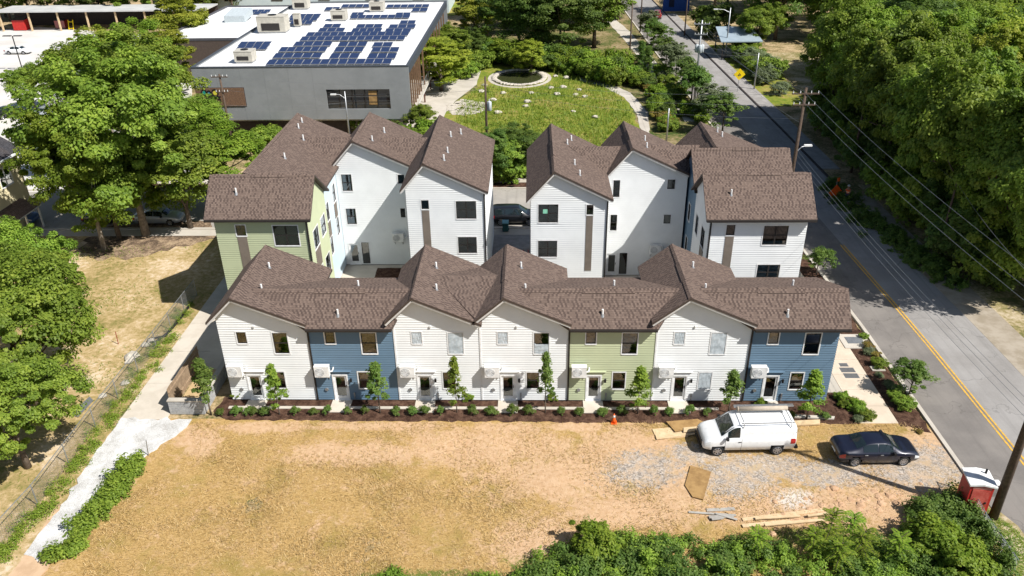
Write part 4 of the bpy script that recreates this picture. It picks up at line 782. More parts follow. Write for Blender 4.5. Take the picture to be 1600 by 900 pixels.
def vehicle(name, label, cat, st, paintm, loc, rz, wheel_x, wr, glass, group=None, n=64, lights=True, mirror=None, handles=(), seams=(), rim=ALLOY):
    "st: stations x, z_bottom, z_belt, z_top, halfwidth bottom, belt, top; x grows towards the front"
    e = thing(name, label, cat, loc, rz, group); A = catmull(st, n)
    def ring(a):
        x, zb, zs, zt, wb, ws, wt = a
        h = [(0, zb), (wb*.8, zb), (wb*.97, zb+.07), (ws*1.0, zb+(zs-zb)*.45), (ws*1.005, zb+(zs-zb)*.72), (ws*.985, zs-.04), (ws*.955, zs), (wt+(ws*.955-wt)*.55, zs+(zt-zs)*.45), (wt+(ws*.955-wt)*.10, zs+(zt-zs)*.90), (wt*.86, zt-.004), (wt*.45, zt+.012), (0, zt+.018)]
        return [(x, y, z) for y, z in h]+[(x, -y, z) for y, z in h[-2:0:-1]]
    RR = [ring(a) for a in A]; k = len(RR[0]); mbk = MB(); mbk.v = [p for r in RR for p in r]
    arch = [(wx, wr*1.22) for wx in wheel_x]
    for i in range(n-1):
        for j in range(k):
            j2 = (j+1) % k; f = (i*k+j, (i+1)*k+j, (i+1)*k+j2, i*k+j2)
            c = np.mean([mbk.v[v_] for v_ in f], 0)
            if any((c[0]-wx)**2+(c[2]-wr)**2 < ra**2 for wx, ra in arch) and abs(c[1]) > .3 and c[2] < wr*2.3: continue
            mbk.f.append(f); mbk.m.append(0)
    mbk.f.append(tuple(range(k))); mbk.m.append(0); mbk.f.append(tuple((n-1)*k+j for j in range(k))[::-1]); mbk.m.append(0)
    body = mbk.build('body', paintm, e, True)
    mod = body.modifiers.new('n', 'EDGE_SPLIT') if False else None
    MB().box(A[0][0]+.35, A[-1][0]-.35, -.55, .55, .2, min(a[2] for a in A[8:-8])-.1).box(wheel_x[0]-.42, wheel_x[0]+.42, -A[n//2][4]+.22, A[n//2][4]-.22, .25, wr*2.35).box(wheel_x[1]-.42, wheel_x[1]+.42, -A[n//2][4]+.22, A[n//2][4]-.22, .25, wr*2.35).build('chassis', BLACK, e)
    def patch(x0, x1, js, off=.006, nx_=10):
        m_ = MB(); xs = np.linspace(x0, x1, nx_); rows = []
        for x in xs:
            a = [x]+[np.interp(x, A[:, 0], A[:, c]) for c in range(1, 7)]; r = ring(a); cen = np.array([x, 0, (a[1]+a[3])/2])
            row = []
            for j in js:
                j0 = int(math.floor(j)); t_ = j-j0; p = np.array(r[j0 % k])*(1-t_)+np.array(r[(j0+1) % k])*t_
                dd = p-cen; dd[0] = 0; row.append(p+dd/np.linalg.norm(dd)*off*2.2)
            rows.append(row)
        for r0, r1 in zip(rows, rows[1:]):
            for q in range(len(js)-1): m_.face([r0[q], r1[q], r1[q+1], r0[q+1]])
        return m_
    for gname, x0, x1, j0, j1 in glass:
        js = list(np.linspace(j0, j1, 6)); patch(x0, x1, js).build(gname, CARGLASS, e, True)
        if gname == 'side_window': patch(x0, x1, [k-j for j in js]).build(gname, CARGLASS, e, True)
    whm = MB(); pf = [(-.11, wr*.66), (-.115, wr*.9), (-.08, wr), (.08, wr), (.115, wr*.9), (.11, wr*.66)]; ns_ = 24
    for q in range(ns_):
        for (ya, ra), (yb, rb) in zip(pf, pf[1:]):
            c0, s0, c1, s1 = math.cos(q*2*math.pi/ns_), math.sin(q*2*math.pi/ns_), math.cos((q+1)*2*math.pi/ns_), math.sin((q+1)*2*math.pi/ns_)
            whm.face([(ra*c0, ya, ra*s0), (rb*c0, yb, rb*s0), (rb*c1, yb, rb*s1), (ra*c1, ya, ra*s1)])
    rimm = MB(); rimm.tube([(0, -.06, 0), (0, -.055, 0)], wr*.66, 20, 1).tube([(0, .055, 0), (0, .06, 0)], wr*.66, 20, 1)
    for q in range(7):
        a_ = q*2*math.pi/7
        for s_ in (-1, 1): rimm.bar((0, s_*.1, 0), (wr*.62*math.cos(a_), s_*.09, wr*.62*math.sin(a_)), .035, .07 if wr > .3 else .05)
    for s_ in (-1, 1): rimm.tube([(wr*.64*math.cos(q*.2618), s_*.10, wr*.64*math.sin(q*.2618)) for q in range(25)], .022, 5)
    for wx in wheel_x:
        for s_ in (-1, 1):
            wy = s_*(A[n//2][5]-.12); w_ = bpy.data.objects.new('wheel', None); COL.objects.link(w_); w_.parent = e; w_.location = (wx, wy, wr)
            ty = whm.build('tyre', RUBBER, w_, True); rimm.build('rim', [rim, TRIM_D], w_)
    if lights:
        xf, xr_ = A[-1][0], A[0][0]
        for s_ in (-1, 1):
            js = [5.2, 4.6, 4.0, 3.4] if s_ > 0 else [k-5.2, k-4.6, k-4.0, k-3.4]
            patch(xf-.42, xf-.10, js, .006, 5).build('headlight', HEAD, e, True); patch(xr_+.05, xr_+.36, js, .006, 5).build('tail_light', TAIL, e, True)
        MB().box(xr_-.012, xr_+.05, -.26, .26, A[0][1]+.12, A[0][1]+.25).build('number_plate', pm('plate', (.55, .6, .62)), e)
    if mirror:
        mx, mz, my = mirror
        for s_ in (-1, 1): MB().obox((mx, s_*(my+.1), mz), X_, Y_, (0, 0, 1), .07, .10, .08).build('mirror', BLACK, e)
    for hx, hz in handles:
        for s_ in (-1, 1): MB().box(hx-.09, hx+.09, s_*(A[n//2][5]+.012)-.014, s_*(A[n//2][5]+.012)+.014, hz-.018, hz+.018).build('handle', METAL if paintm is not P_WHITE else BLACK, e)
    for sx in seams:
        a = [sx]+[np.interp(sx, A[:, 0], A[:, c]) for c in range(1, 7)]
        for sgn in (1, -1):
            r = ring(a); m_ = MB(); pts = [np.array(r[j if sgn > 0 else k-j])*np.array([1, 1.004, 1]) for j in range(2, 7)]
            m_.tube(pts, .007, 4); m_.build('door_seam', TRIM_D, e)
    return e
SED = [(-2.40, .46, .72, .78, .62, .72, .60), (-2.32, .34, .84, .92, .76, .80, .66), (-2.1, .26, .95, 1.04, .84, .88, .70), (-1.7, .22, .98, 1.09, .88, .91, .70), (-1.35, .20, .98, 1.16, .89, .92, .67), (-.85, .2, .97, 1.37, .89, .92, .60), (-.35, .2, .96, 1.455, .9, .92, .58), (.2, .2, .95, 1.46, .9, .92, .58),
       (.65, .2, .94, 1.34, .9, .92, .59), (1.2, .2, .93, 1.03, .9, .92, .70), (1.7, .22, .88, .96, .88, .90, .70), (2.15, .27, .76, .84, .82, .84, .64), (2.35, .33, .64, .70, .72, .74, .56), (2.43, .42, .56, .60, .58, .62, .48)]
SUV = [(-2.3, .5, .9, 1.1, .7, .78, .66), (-2.22, .36, 1.05, 1.45, .82, .86, .68), (-2.0, .3, 1.08, 1.66, .88, .91, .68), (-1.4, .26, 1.08, 1.72, .9, .93, .67), (-.2, .25, 1.07, 1.74, .91, .94, .66), (.4, .25, 1.06, 1.68, .91, .94, .66), (.9, .25, 1.05, 1.36, .91, .94, .68), (1.3, .25, 1.03, 1.12, .9, .93, .74), (1.9, .28, .98, 1.06, .87, .9, .72), (2.2, .34, .85, .93, .8, .84, .66), (2.32, .46, .7, .76, .66, .7, .55)]
VAN = [(-2.78, .48, 1.2, 1.86, .86, .93, .74), (-2.72, .4, 1.25, 1.98, .93, .985, .8), (-2.5, .36, 1.26, 2.05, .96, 1.0, .83), (-1., .35, 1.26, 2.08, .97, 1.01, .84), (.6, .35, 1.26, 2.08, .97, 1.01, .84), (1.0, .35, 1.26, 1.98, .97, 1.0, .82), (1.35, .35, 1.25, 1.68, .97, 1.0, .83), (1.7, .35, 1.23, 1.36, .96, .99, .86), (2.2, .37, 1.15, 1.24, .95, .98, .84), (2.5, .42, 1.05, 1.12, .92, .95, .8), (2.66, .45, .92, 1.0, .88, .91, .76), (2.74, .5, .8, .86, .82, .86, .7)]
a, b = G(1116, 709), G(1213, 714)
van = vehicle('cargo_van', 'white cargo van with a roof rack parked on the gravel', 'van', VAN, P_WHITE, ((a[0]+b[0])/2+.1, (a[1]+b[1])/2+.93, .03), math.pi+rad(2), (-1.72, 1.86), .37, [('windshield', .98, 1.68, 8.4, 13.6), ('side_window', .62, 1.32, 6.25, 8.1), ('rear_window', -2.74, -2.70, 7.0, 15.0)], mirror=(1.38, 1.36, 1.0), handles=[(.6, 1.05)], seams=[.48, 1.45])
MB().box(2.62, 2.83, -.82, .82, .36, .56).build('bumper', BLACK, van); MB().box(2.70, 2.79, -.6, .6, .62, .88).build('grille', BLACK, van); MB().box(-2.95, -2.76, -.9, .9, .4, .56).build('rear_bumper', BLACK, van)
rk = bpy.data.objects.new('roof_rack', None); COL.objects.link(rk); rk.parent = van
for x in (-2.35, .45):
    MB().tube([(x, -.88, 2.0), (x, -.86, 2.28), (x, -.8, 2.33), (x, .8, 2.33), (x, .86, 2.28), (x, .88, 2.0)], .028, 6).build('rack_bow', METAL, rk)
for y in (-.84, .84): MB().bar((-2.5, y, 2.3), (.6, y, 2.3), .045).build('rack_rail', METAL, rk)
tg = van.location; box_ = thing('pipe_carrier', 'long beige pipe carrier lying on the white van roof', 'pipe', tuple(van.location), van.rotation_euler[2]); MB().tube([(-2.45, -.42, 2.42), (.5, -.42, 2.42)], .14, 12).tube([(.5, -.42, 2.42), (.56, -.42, 2.42)], .15, 12).build('barrel', pm('beige_pipe', (.45, .38, .30)), box_, True); MB().box(-2.4, -2.3, -.58, -.26, 2.355, 2.36).build('strap', TRIM_D, box_)
ld = thing('ladder', 'aluminium ladder strapped to the far side of the van roof', 'ladder', tuple(van.location), van.rotation_euler[2]); MB().bar((-2.9, -.76, 2.41), (.7, -.76, 2.41), .05, .09).bar((-2.9, -.62, 2.41), (.7, -.62, 2.41), .05, .09).build('rail', METAL, ld); MB().bar((-2.5, -.75, 2.41), (-2.5, -.63, 2.41), .04).bar((-1.8, -.75, 2.41), (-1.8, -.63, 2.41), .04).bar((0, -.75, 2.41), (0, -.63, 2.41), .04).build('rung', METAL, ld)
SG = [('windshield', .66, 1.17, 8.35, 13.65), ('rear_window', -1.36, -.82, 8.35, 13.65), ('side_window', -1.02, -.18, 6.3, 8.15), ('side_window', -.12, .72, 6.3, 8.15)]
a, b = G(1335, 728), G(1404, 729)
vehicle('sedan', 'midnight blue sedan parked on the gravel behind the van', 'car', SED, P_NAVY, ((a[0]+b[0])/2+.05, (a[1]+b[1])/2+.84, .03), rad(1.5), (-1.42, 1.42), .33, SG, mirror=(.72, 1.02, .92), handles=[(-.85, .86), (.05, .86)], seams=[-.95, -.15, .85])
VG = [('windshield', .44, 1.2, 8.35, 13.65), ('rear_window', -2.18, -2.02, 8.3, 13.7), ('side_window', -1.9, -1.0, 6.3, 8.2), ('side_window', -.92, -.1, 6.3, 8.2), ('side_window', -.02, .75, 6.3, 8.15)]
vehicle('suv', 'black SUV parked on the side street in the gap between rows', 'car', SUV, P_BLACK, (1.6, 29.4, .01), 0, (-1.38, 1.38), .36, VG, mirror=(.75, 1.15, .93))
sp = [(66, 318, 'blue hatchback parked beside the yellow house', P_BLUE, 0, SED), (268, 330, 'blue sedan parked under the big street tree', P_SILV, 0, SED), (196, 326, 'dark blue car parked behind the blue sedan under the tree', P_NAVY, 0, SED)]
for px_, py_, lb, mt, rz, st in sp:
    c = G(px_, py_); vehicle('parked_car', lb, 'car', st, mt, (c[0], 29.6, .01), rz, (-1.42, 1.42), .33, SG, 'cars on the side street', n=40, mirror=(.72, 1.02, .92))
sp = [(12, 182, 'dark car in the parking lot nearest the yellow house', P_BLACK, 1.2), (75, 182, 'pale green car in the lot beneath the tree branches', P_SILV, 1.3), (45, 240, 'silver car in the parking row beside the yellow house roof', P_SILV, .2), (30, 84, 'white car near the far carport', P_WHITE, 0), (92, 250, 'white car by the bare yard', P_WHITE, .1), (178, 205, 'silver car glimpsed through the big tree', P_SILV, 1.3), (140, 190, 'grey car glimpsed through the big tree', P_GREY, 1.3)]
for px_, py_, lb, mt, rz in sp:
    c = G(px_, py_); vehicle('parked_car', lb, 'car', SED, mt, (c[0], c[1], .012), rz, (-1.42, 1.42), .33, SG, 'cars in the parking lot', n=32)
vehicle('pickup_suv', 'dark red car far up the road by the blue wall', 'car', SUV, P_RED, (31.0, 141, .02), rad(80), (-1.38, 1.38), .36, VG, n=32)
vehicle('parked_car', 'red car behind the park trees', 'car', SED, P_RED, tuple(G(912, 22)[:2])+(.01,), .2, (-1.42, 1.42), .33, SG, n=32); vehicle('parked_car', 'grey car beside the red one behind the park trees', 'car', SED, P_GREY, tuple(G(760, 12)[:2])+(.01,), .4, (-1.42, 1.42), .33, SG, n=32)
# ================================================================ SITE THINGS
def cart(x, y, m, lb):
    o = thing('wheeled_bin', lb, 'bin', (x, y, .03)); MB().box(-.28, .28, -.3, .3, .08, .95).build('body', m, o); MB().slab([(-.31, -.36, .97), (.31, -.36, .97), (.31, .33, 1.05), (-.31, .33, 1.05)], .06).build('lid', pm('pale_teal', (.22, .42, .44)), o)
    for s_ in (-.3, .3): MB().tube([(s_-.03, .28, .1), (s_+.03, .28, .1)], .1, 10).build('wheel', RUBBER, o)
cart(.75, 27.2, pm('bin_teal', (.03, .10, .10)), 'teal wheeled bin by the kerb in front of the black SUV'); cart(1.1, 20.6, BLACK, 'dark wheeled bin against the wall in the narrow passage')
cart(-56, 60, P_BLUE, 'blue wheeled bin in the parking lot')
ht = thing('hand_truck', 'red hand truck standing in the narrow passage', 'trolley', (2.75, 20.3, .03)); MB().bar((-.2, 0, .1), (-.2, .15, 1.25), .05).bar((.2, 0, .1), (.2, .15, 1.25), .05).build('frame', RED, ht); MB().box(-.22, .22, -.25, .0, .05, .08).build('toe_plate', METAL, ht)
for s_ in (-.27, .27): MB().tube([(s_-.03, .08, .13), (s_+.03, .08, .13)], .13, 10).build('wheel', RUBBER, ht)
c = G(36, 112); ll = thing('lot_lamp', 'double-headed black lamp in the parking lot', 'lamp', (c[0], c[1], 0)); MB().tube([(0, 0, 0), (0, 0, 6)], .09, 8).build('post', BLACK, ll)
for s_ in (-1, 1): MB().obox((s_*.9, 0, 6.05), X_, Y_, (0, 0, 1), .7, .22, .06).build('lamp_head', BLACK, ll)
# traffic cone
c = G(959, 661); co = thing('traffic_cone', 'orange traffic cone standing at the edge of the planting bed', 'cone', (c[0], c[1], .03))
MB().box(-.19, .19, -.19, .19, 0, .035).build('base', ORANGE, co); MB().tube([(0, 0, .035), (0, 0, .25), (0, 0, .7)], [.14, .105, .03], 14).build('body', ORANGE, co, True); MB().tube([(0, 0, .42), (0, 0, .58)], [.083, .058], 14).build('collar', WPAINT, co, True)
# plywood and lumber
def board(pxs, z, th, m, name, label, cat, group=None):
    P = [G(x, y, z)[:2] for x, y in pxs]; mm = MB(); mm.slab([(p[0], p[1], z+th) for p in P], th, 0, 0); return tag(mm.build(name, m), label, cat, group)
board([(1079, 728), (1111, 738), (1099, 781), (1082, 777), (1070, 759)], .10, .05, PLY, 'plywood_sheet', 'weathered plywood sheet with a cut corner lying on gravel', 'plywood')
board([(1041, 659), (1090, 655), (1110, 665), (1055, 675)], .16, .03, PLY, 'plywood_sheet', 'yellow plywood sheet by the bumper of the white van', 'plywood')
board([(1019, 671), (1066, 667), (1075, 683), (1026, 687)], .05, .04, LUMB, 'pale_board', 'pale board lying flat in front of the van', 'board'); board([(1026, 687), (1088, 679), (1088, 673), (1024, 680)], .10, .04, LUMB, 'pale_board', 'long narrow pale board across the flat board', 'board')
board([(1068, 676), (1112, 671), (1112, 665), (1068, 669)], .2, .05, LUMB, 'pale_board', 'short pale board on the yellow plywood', 'board')
board([(1238, 659), (1281, 657), (1281, 664), (1238, 666)], .08, .09, LUMB, 'timber', 'thick timber lying behind the van near the bed', 'timber'); _o = struct(board([(1236, 649), (1304, 652), (1303, 656), (1236, 653)], .05, .09, CONC_W, 'bed_edging', '', '')); del _o['label'], _o['category']
for k, (p, q, w_) in enumerate([((1104, 797), (1148, 795), 5), ((1076, 800), (1150, 805), 3), ((1108, 808), (1146, 806), 5), ((1118, 802), (1152, 812), 3), ((1112, 811), (1130, 809), 4)]):
    a, b = G(*p, .05+.03*k), G(*q, .05+.03*k); tag(MB().bar(a, b, w_*.045, .03).build('grey_board', GREYB), ['widest grey board at the top of the scrap pile', 'long thin grey board under the scrap pile', 'grey board in the middle of the scrap pile', 'thin grey board slanting across the scrap pile', 'short grey offcut beside the scrap pile'][k], 'board', 'scrap boards')
for k, (p, q) in enumerate([((1160, 812), (1285, 797)), ((1160, 822), (1235, 814)), ((1195, 820), (1330, 808)), ((1180, 810), (1250, 806)), ((1262, 806), (1322, 798))]):
    a, b = G(*p, .06+.04*k), G(*q, .06+.04*k); tag(MB().bar(a, b, .24-.03*k, .06).build('lumber_plank', LUMB), ['long pale plank on top of the lumber by the thicket', 'short pale plank at the end of the lumber heap', 'longest pale plank beside the thicket leaves', 'thin pale plank across the lumber heap', 'pale plank on the clay rubble at the end of the lumber'][k], 'plank', 'loose lumber')
rs = np.random.default_rng(5); rb = MB()
def rock(mb_, c, r, rng, m=0, flat=.6):
    n = 6; i0 = len(mb_.v); rings = [(-.5, .55), (-.1, 1.), (.4, .8), (.62, .35)]
    for zf, rf in rings:
        for j in range(n):
            a = 2*math.pi*j/n; q = r*rf*rng.uniform(.75, 1.2); mb_.v.append((c[0]+q*math.cos(a), c[1]+q*math.sin(a), c[2]+r*flat*zf*rng.uniform(.8, 1.2)))
    for k in range(len(rings)-1):
        for j in range(n): mb_.f.append((i0+k*n+j, i0+k*n+(j+1) % n, i0+(k+1)*n+(j+1) % n, i0+(k+1)*n+j)); mb_.m.append(m)
    mb_.f.append(tuple(i0+(len(rings)-1)*n+j for j in range(n))); mb_.m.append(m)
for _ in range(380):
    p = G(rs.normal(1345, 65), rs.normal(797, 16)); rock(rb, (p[0], p[1], .02), .035+.28*rs.random()**4, rs, 0, rs.uniform(.25, .7))
for _ in range(1100):
    k = rs.integers(0, 5); cx, cy, sx, sy = [(1005, 735, 45, 20), (1150, 745, 55, 24), (1200, 730, 50, 14), (1430, 730, 60, 22), (1090, 712, 40, 12)][k]; p = G(rs.normal(cx, sx), rs.normal(cy, sy))
    if p[0] < 27.5 and p[1] > -14: rock(rb, (p[0], p[1], .02), rs.uniform(.02, .05), rs, 1)
rb.build('rubble', [pm('clay_clods', (.52, .34, .21), (.42, .26, .15), 2, .95), pm('gravel_stone', (.46, .41, .355), (.28, .25, .22), 9, .9)], kind='stuff'); tag(bpy.data.objects['rubble'], 'clay clods and loose gravel strewn over the parking patch', 'rubble')
# portable toilet, red with a white roof
c = G(1531, 806); pt = thing('portable_toilet', 'red portable toilet with a white roof beside the thick pole', 'portable toilet', (c[0]-.35, c[1]+.5, .02), rad(-8))
MB().box(-.58, .58, -.6, .6, .12, 2.15).build('cabin', RED, pt); MB().box(-.62, .62, -.64, .64, 0, .12).build('base', BLACK, pt)
MB().slab([(-.68, -.7, 2.24), (0, -.7, 2.34), (0, .7, 2.34), (-.68, .7, 2.24)], .1).slab([(.68, -.7, 2.24), (0, -.7, 2.34), (0, .7, 2.34), (.68, .7, 2.24)], .1).build('roof', [WHITE_M, WHITE_M], pt); d = MB().box(-.44, .44, -.63, -.6, .2, 1.9).build('door', pm('faded_red', (.55, .12, .09), (.40, .04, .03), 2)); d.parent = pt
MB().box(.3, .38, -.66, -.631, 1.0, 1.12).build('latch', BLACK, d); MB().box(-.46, .46, -.625, -.601, 1.95, 2.12).build('vent_grille', pm('pale_red', (.6, .22, .18)), pt); MB().tube([(.4, .35, 2.2), (.4, .35, 2.55)], .06, 8).build('vent_stack', BLACK, pt)
mt = thing('meter_cabinet', 'grey metal cabinet fixed behind the thick pole', 'cabinet', (28.2, -9.55, .9)); MB().box(-.3, .3, -.2, .2, 0, .8).build('body', METAL, mt); MB().box(-.32, .32, -.22, .22, .8, .84).build('cap', WHITE_M, mt); MB().bar((0, 0, -.95), (0, 0, 0), .08).build('stand', METAL, mt)
# worker, roll-up sign, bucket
wk = G(1320, 316)
def person(loc, rz, label):
    o = thing('person', label, 'person', loc, rz)
    J = [(0, 0, .95), (0, 0, 1.2), (0, 0, 1.42), (0, .01, 1.53), (0, .02, 1.62), (0, .02, 1.74), (.18, 0, 1.40), (.24, -.05, 1.14), (.20, -.24, 1.0), (.17, -.31, .98), (-.18, 0, 1.40), (-.30, -.02, 1.16), (-.42, -.18, 1.08), (-.46, -.24, 1.10), (.10, 0, .88), (.12, -.02, .5), (.12, .03, .09), (.12, -.13, .05), (-.10, 0, .88), (-.13, -.05, .5), (-.15, .0, .09), (-.16, -.16, .05)]
    E = [(0, 1), (1, 2), (2, 3), (3, 4), (4, 5), (2, 6), (6, 7), (7, 8), (8, 9), (2, 10), (10, 11), (11, 12), (12, 13), (0, 14), (14, 15), (15, 16), (16, 17), (0, 18), (18, 19), (19, 20), (20, 21)]
    Rd = [.15, .14, .16, .06, .095, .085, .075, .055, .04, .035, .075, .055, .04, .035, .10, .075, .055, .045, .10, .075, .055, .045]
    def skin(nm, js, m, grow=0.):
        me_ = bpy.data.meshes.new(nm); mp = {j: i for i, j in enumerate(js)}; me_.from_pydata([J[j] for j in js], [(mp[a], mp[b]) for a, b in E if a in mp and b in mp], [])
        ob = bpy.data.objects.new(nm, me_); COL.objects.link(ob); ob.parent = o; sm = ob.modifiers.new('skin', 'SKIN'); ob.modifiers.new('sub', 'SUBSURF').levels = 1; ob.modifiers['sub'].render_levels = 1
        for i, j in enumerate(js): me_.skin_vertices[0].data[i].radius = (Rd[j]+grow, Rd[j]*.85+grow)
        me_.skin_vertices[0].data[0].use_root = True; me_.materials.append(m); return ob
    skin('body', list(range(22)), SKIN); skin('trousers', [0, 14, 15, 16, 18, 19, 20], pm('work_trousers', (.05, .06, .09)), .014); skin('vest', [1, 0, 2, 6, 10], ORANGE, .022)
    MB().tube([(0, .02, 1.72), (0, .02, 1.80), (0, .02, 1.88), (0, .02, 1.90)], [.135, .125, .08, .02], 12).build('hard_hat', pm('pale_hat', (.6, .6, .55)), o, True); MB().box(-.17, .17, -.185, .17, 1.12, 1.16).build('reflective_band', pm('hi_vis_band', (.75, .75, .5)), o)
    return o
person((wk[0]+.1, wk[1], .03), rad(-30), 'person in an orange vest and pale hat standing by the roadside trees')
sc_ = G(1303, 314); sn = thing('work_sign', 'orange roll-up road work sign on a stand beside the worker', 'sign', (sc_[0], sc_[1], .02), rad(20))
MB().obox((0, 0, .95), (1/math.sqrt(2), 0, 1/math.sqrt(2)), Y_, (-1/math.sqrt(2), 0, 1/math.sqrt(2)), .58, .02, .58).build('panel', ORANGE, sn)
for s_ in (-1, 1): MB().bar((0, .05, .3), (s_*.6, .4, 0), .04).bar((0, .05, .3), (s_*.5, -.5, 0), .04).build('leg', METAL, sn)
MB().bar((0, .05, .2), (0, .05, 2.5), .035).build('mast', METAL, sn); MB().obox((.12, .05, 2.3), X_, Y_, (0, 0, 1), .16, .012, .2).build('flag', ORANGE, sn)
bk = G(1326, 323); bu = thing('bucket', 'dark red bucket on the ground in front of the worker', 'bucket', (bk[0], bk[1], .02)); MB().tube([(0, 0, 0), (0, 0, .42)], [.17, .22], 14).build('tub', P_RED, bu, True); MB().tube([(-.22*math.cos(q*.35), 0, .42+.15*math.sin(q*.35)) for q in range(10)], .012, 5).build('bail', METAL, bu)
# yellow road sign
ys = G(1149, 143); yo = thing('road_sign', 'yellow diamond road sign on the verge of the far road', 'sign', (ys[0]+.3, ys[1], 0)); q_ = 1/math.sqrt(2)
MB().obox((0, -.05, 2.6), (q_, 0, q_), Y_, (-q_, 0, q_), .62, .02, .62).build('panel', YELLOW, yo); MB().bar((0, 0, -.05), (0, 0, 2.9), .07).build('post', METAL, yo); MB().tube([(-.18, -.08, 2.5), (.0, -.08, 2.75), (.18, -.08, 2.5), (0, -.08, 2.42), (-.18, -.08, 2.5)], .05, 6).build('symbol', BLACK, yo)
# trash enclosure by the drive: block walls with separate blocks and a board fence
en = thing('block_enclosure', 'low grey block enclosure beside the driveway end', 'wall')
ex0, ey0 = -20.3, -1.55; ex1 = -18.0; ey1 = 4.4
for r in range(5):
    for k in range(6):
        L = (ex1-ex0)/5.5; xa = ex0+(k-.5*(r % 2))*L; xb = xa+L; xa, xb = max(xa, ex0), min(xb, ex1)
        if xb-xa > .05: MB().box(xa+.008, xb-.008, ey0-random.uniform(0, .02), ey0+.3, .02+r*.2, .02+r*.2+.188).build('block', BLOCK, en)
    for k in range(13):
        ya = ey0+.31+(k-.5*(r % 2))*.46; yb = min(ya+.452, ey1); ya = max(ya, ey0+.31)
        if yb-ya > .05: MB().box(ex1-.3, ex1+random.uniform(0, .02), ya, yb, .02+r*.2, .02+r*.2+.188).build('block', BLOCK, en)
MB().box(ex0-.03, ex1+.03, ey0-.04, ey0+.33, 1.02, 1.1).box(ex1-.33, ex1+.04, ey0+.331, ey1, 1.02, 1.1).build('coping', CONC_W, en)
fe = thing('board_fence', 'brown wooden board fence closing the block enclosure along the driveway', 'fence')
for k in range(26): MB().box(ex0-.03, ex0+.0, ey0+.35+k*.2, ey0+.35+k*.2+.185, .05, 1.75+random.uniform(-.02, .02)).build('board', FENCEW, fe)
for z in (.4, 1.4): MB().box(ex0+.002, ex0+.08, ey0+.35, ey0+5.5, z, z+.09).build('rail', FENCEW, fe)
struct(MB().box(ex0+.09, ex1-.34, ey0+.34, ey1, -.05, .03).build('enclosure_floor', pm('sand', (.5, .36, .19))))
# chain-link fence along the drive
def chain_fence(pts, label, h=1.5):
    f = thing('chain_link_fence', label, 'fence')
    for a, b in zip(pts, pts[1:]):
        a, b = np.asarray(a, float), np.asarray(b, float); L = np.linalg.norm(b-a); n = max(1, int(L/2.4)); d = (b-a)/L
        for k in range(n): p = a+(b-a)*k/n; MB().tube([(p[0], p[1], -.1), (p[0], p[1], h+.05)], .035, 6).build('post', METAL, f)
        MB().tube([(*a, h), (*b, h)], .025, 6).build('top_rail', METAL, f)
        m_ = MB(); s_ = .16; nn = int(L/s_)
        for k in range(-int(h/s_), nn):
            for sg in (0, 1):
                t0, t1 = max(k*s_, 0), min(k*s_+h, L)
                if t1 <= t0: continue
                z0, z1 = (t0-k*s_, t1-k*s_) if sg == 0 else (h-(t0-k*s_), h-(t1-k*s_))
                p, q = a+d*t0, a+d*t1; m_.bar((p[0], p[1], z0), (q[0], q[1], z1), .007)
        m_.build('mesh', METAL, f, kind='stuff')
A_ = [G(308, 462)[:2], G(245, 545)[:2], G(150, 668)[:2], G(60, 790)[:2], G(-20, 880)[:2]]
chain_fence([tuple(p) for p in A_], 'rusty chain-link fence between the side lot and the driveway')
chain_fence([(43.2, -12), (43.0, 2), (44.5, 14), (46, 24)], 'overgrown chain-link fence beside the road opposite the houses'); chain_fence([tuple(G(1497, 765)[:2]), tuple(G(1530, 830)[:2]), tuple(G(1580, 905)[:2])], 'vine-covered chain-link fence beside the red portable toilet', 1.3)
# low wooden thing, hose, stones, stake on the side lot
rr2 = np.random.default_rng(11)
for k, (x, y, r) in enumerate([(208, 558, .55), (203, 565, .4), (228, 540, .35), (236, 533, .3), (196, 600, .35), (160, 620, .3)]):
    p = G(x, y); m_ = MB(); rock(m_, (0, 0, r*.3), r, rr2); o = tag(m_.build('rock', STONE), ['largest pale rock beside the chain-link fence', 'second largest pale rock beside the chain-link fence', 'pale rock at the end of the black hose', 'small pale rock touching the black hose', 'pale rock lower along the fence weeds', 'small pale rock near the metal sheet'][k], 'rock', 'rocks by the fence'); o.location = (p[0], p[1], 0)
pts = [G(x, y, .1) for x, y in [(300, 472), (280, 500), (258, 525), (232, 530), (228, 537), (245, 533), (262, 520), (280, 498)]]
tag(MB().tube(pts, .09, 8).build('drain_hose', BLACK, None, True), 'black corrugated drain hose along the chain-link fence', 'hose')
board([(110, 648), (140, 620), (146, 626), (122, 652)], .05, .03, METAL, 'metal_sheet', 'grey metal sheet lying on the side lot grass', 'sheet')
p = G(185, 538); tag(MB().tube([(p[0], p[1], -.1), (p[0]+.05, p[1], 1.1)], .03, 6).build('stake', P_RED), 'thin red stake standing in the side lot', 'stake')
p = G(232, 713); tag(MB().tube([(p[0], p[1], -.1), (p[0]+.12, p[1]+.03, 1.2)], .03, 6).build('fence_post', METAL), 'lone bent metal post at the edge of the white gravel', 'post')
pk = thing('picket_ramp', 'dark low garden wall running out from the yellow house yard', 'wall'); a, b = G(62, 408), G(96, 384); MB().bar((a[0], a[1], .5), (b[0], b[1], .5), .2, 1.1).build('panel', TRIM_D, pk); MB().bar((a[0], a[1], 1.1), (b[0], b[1], 1.1), .28, .1).build('cap', DBRICK, pk)
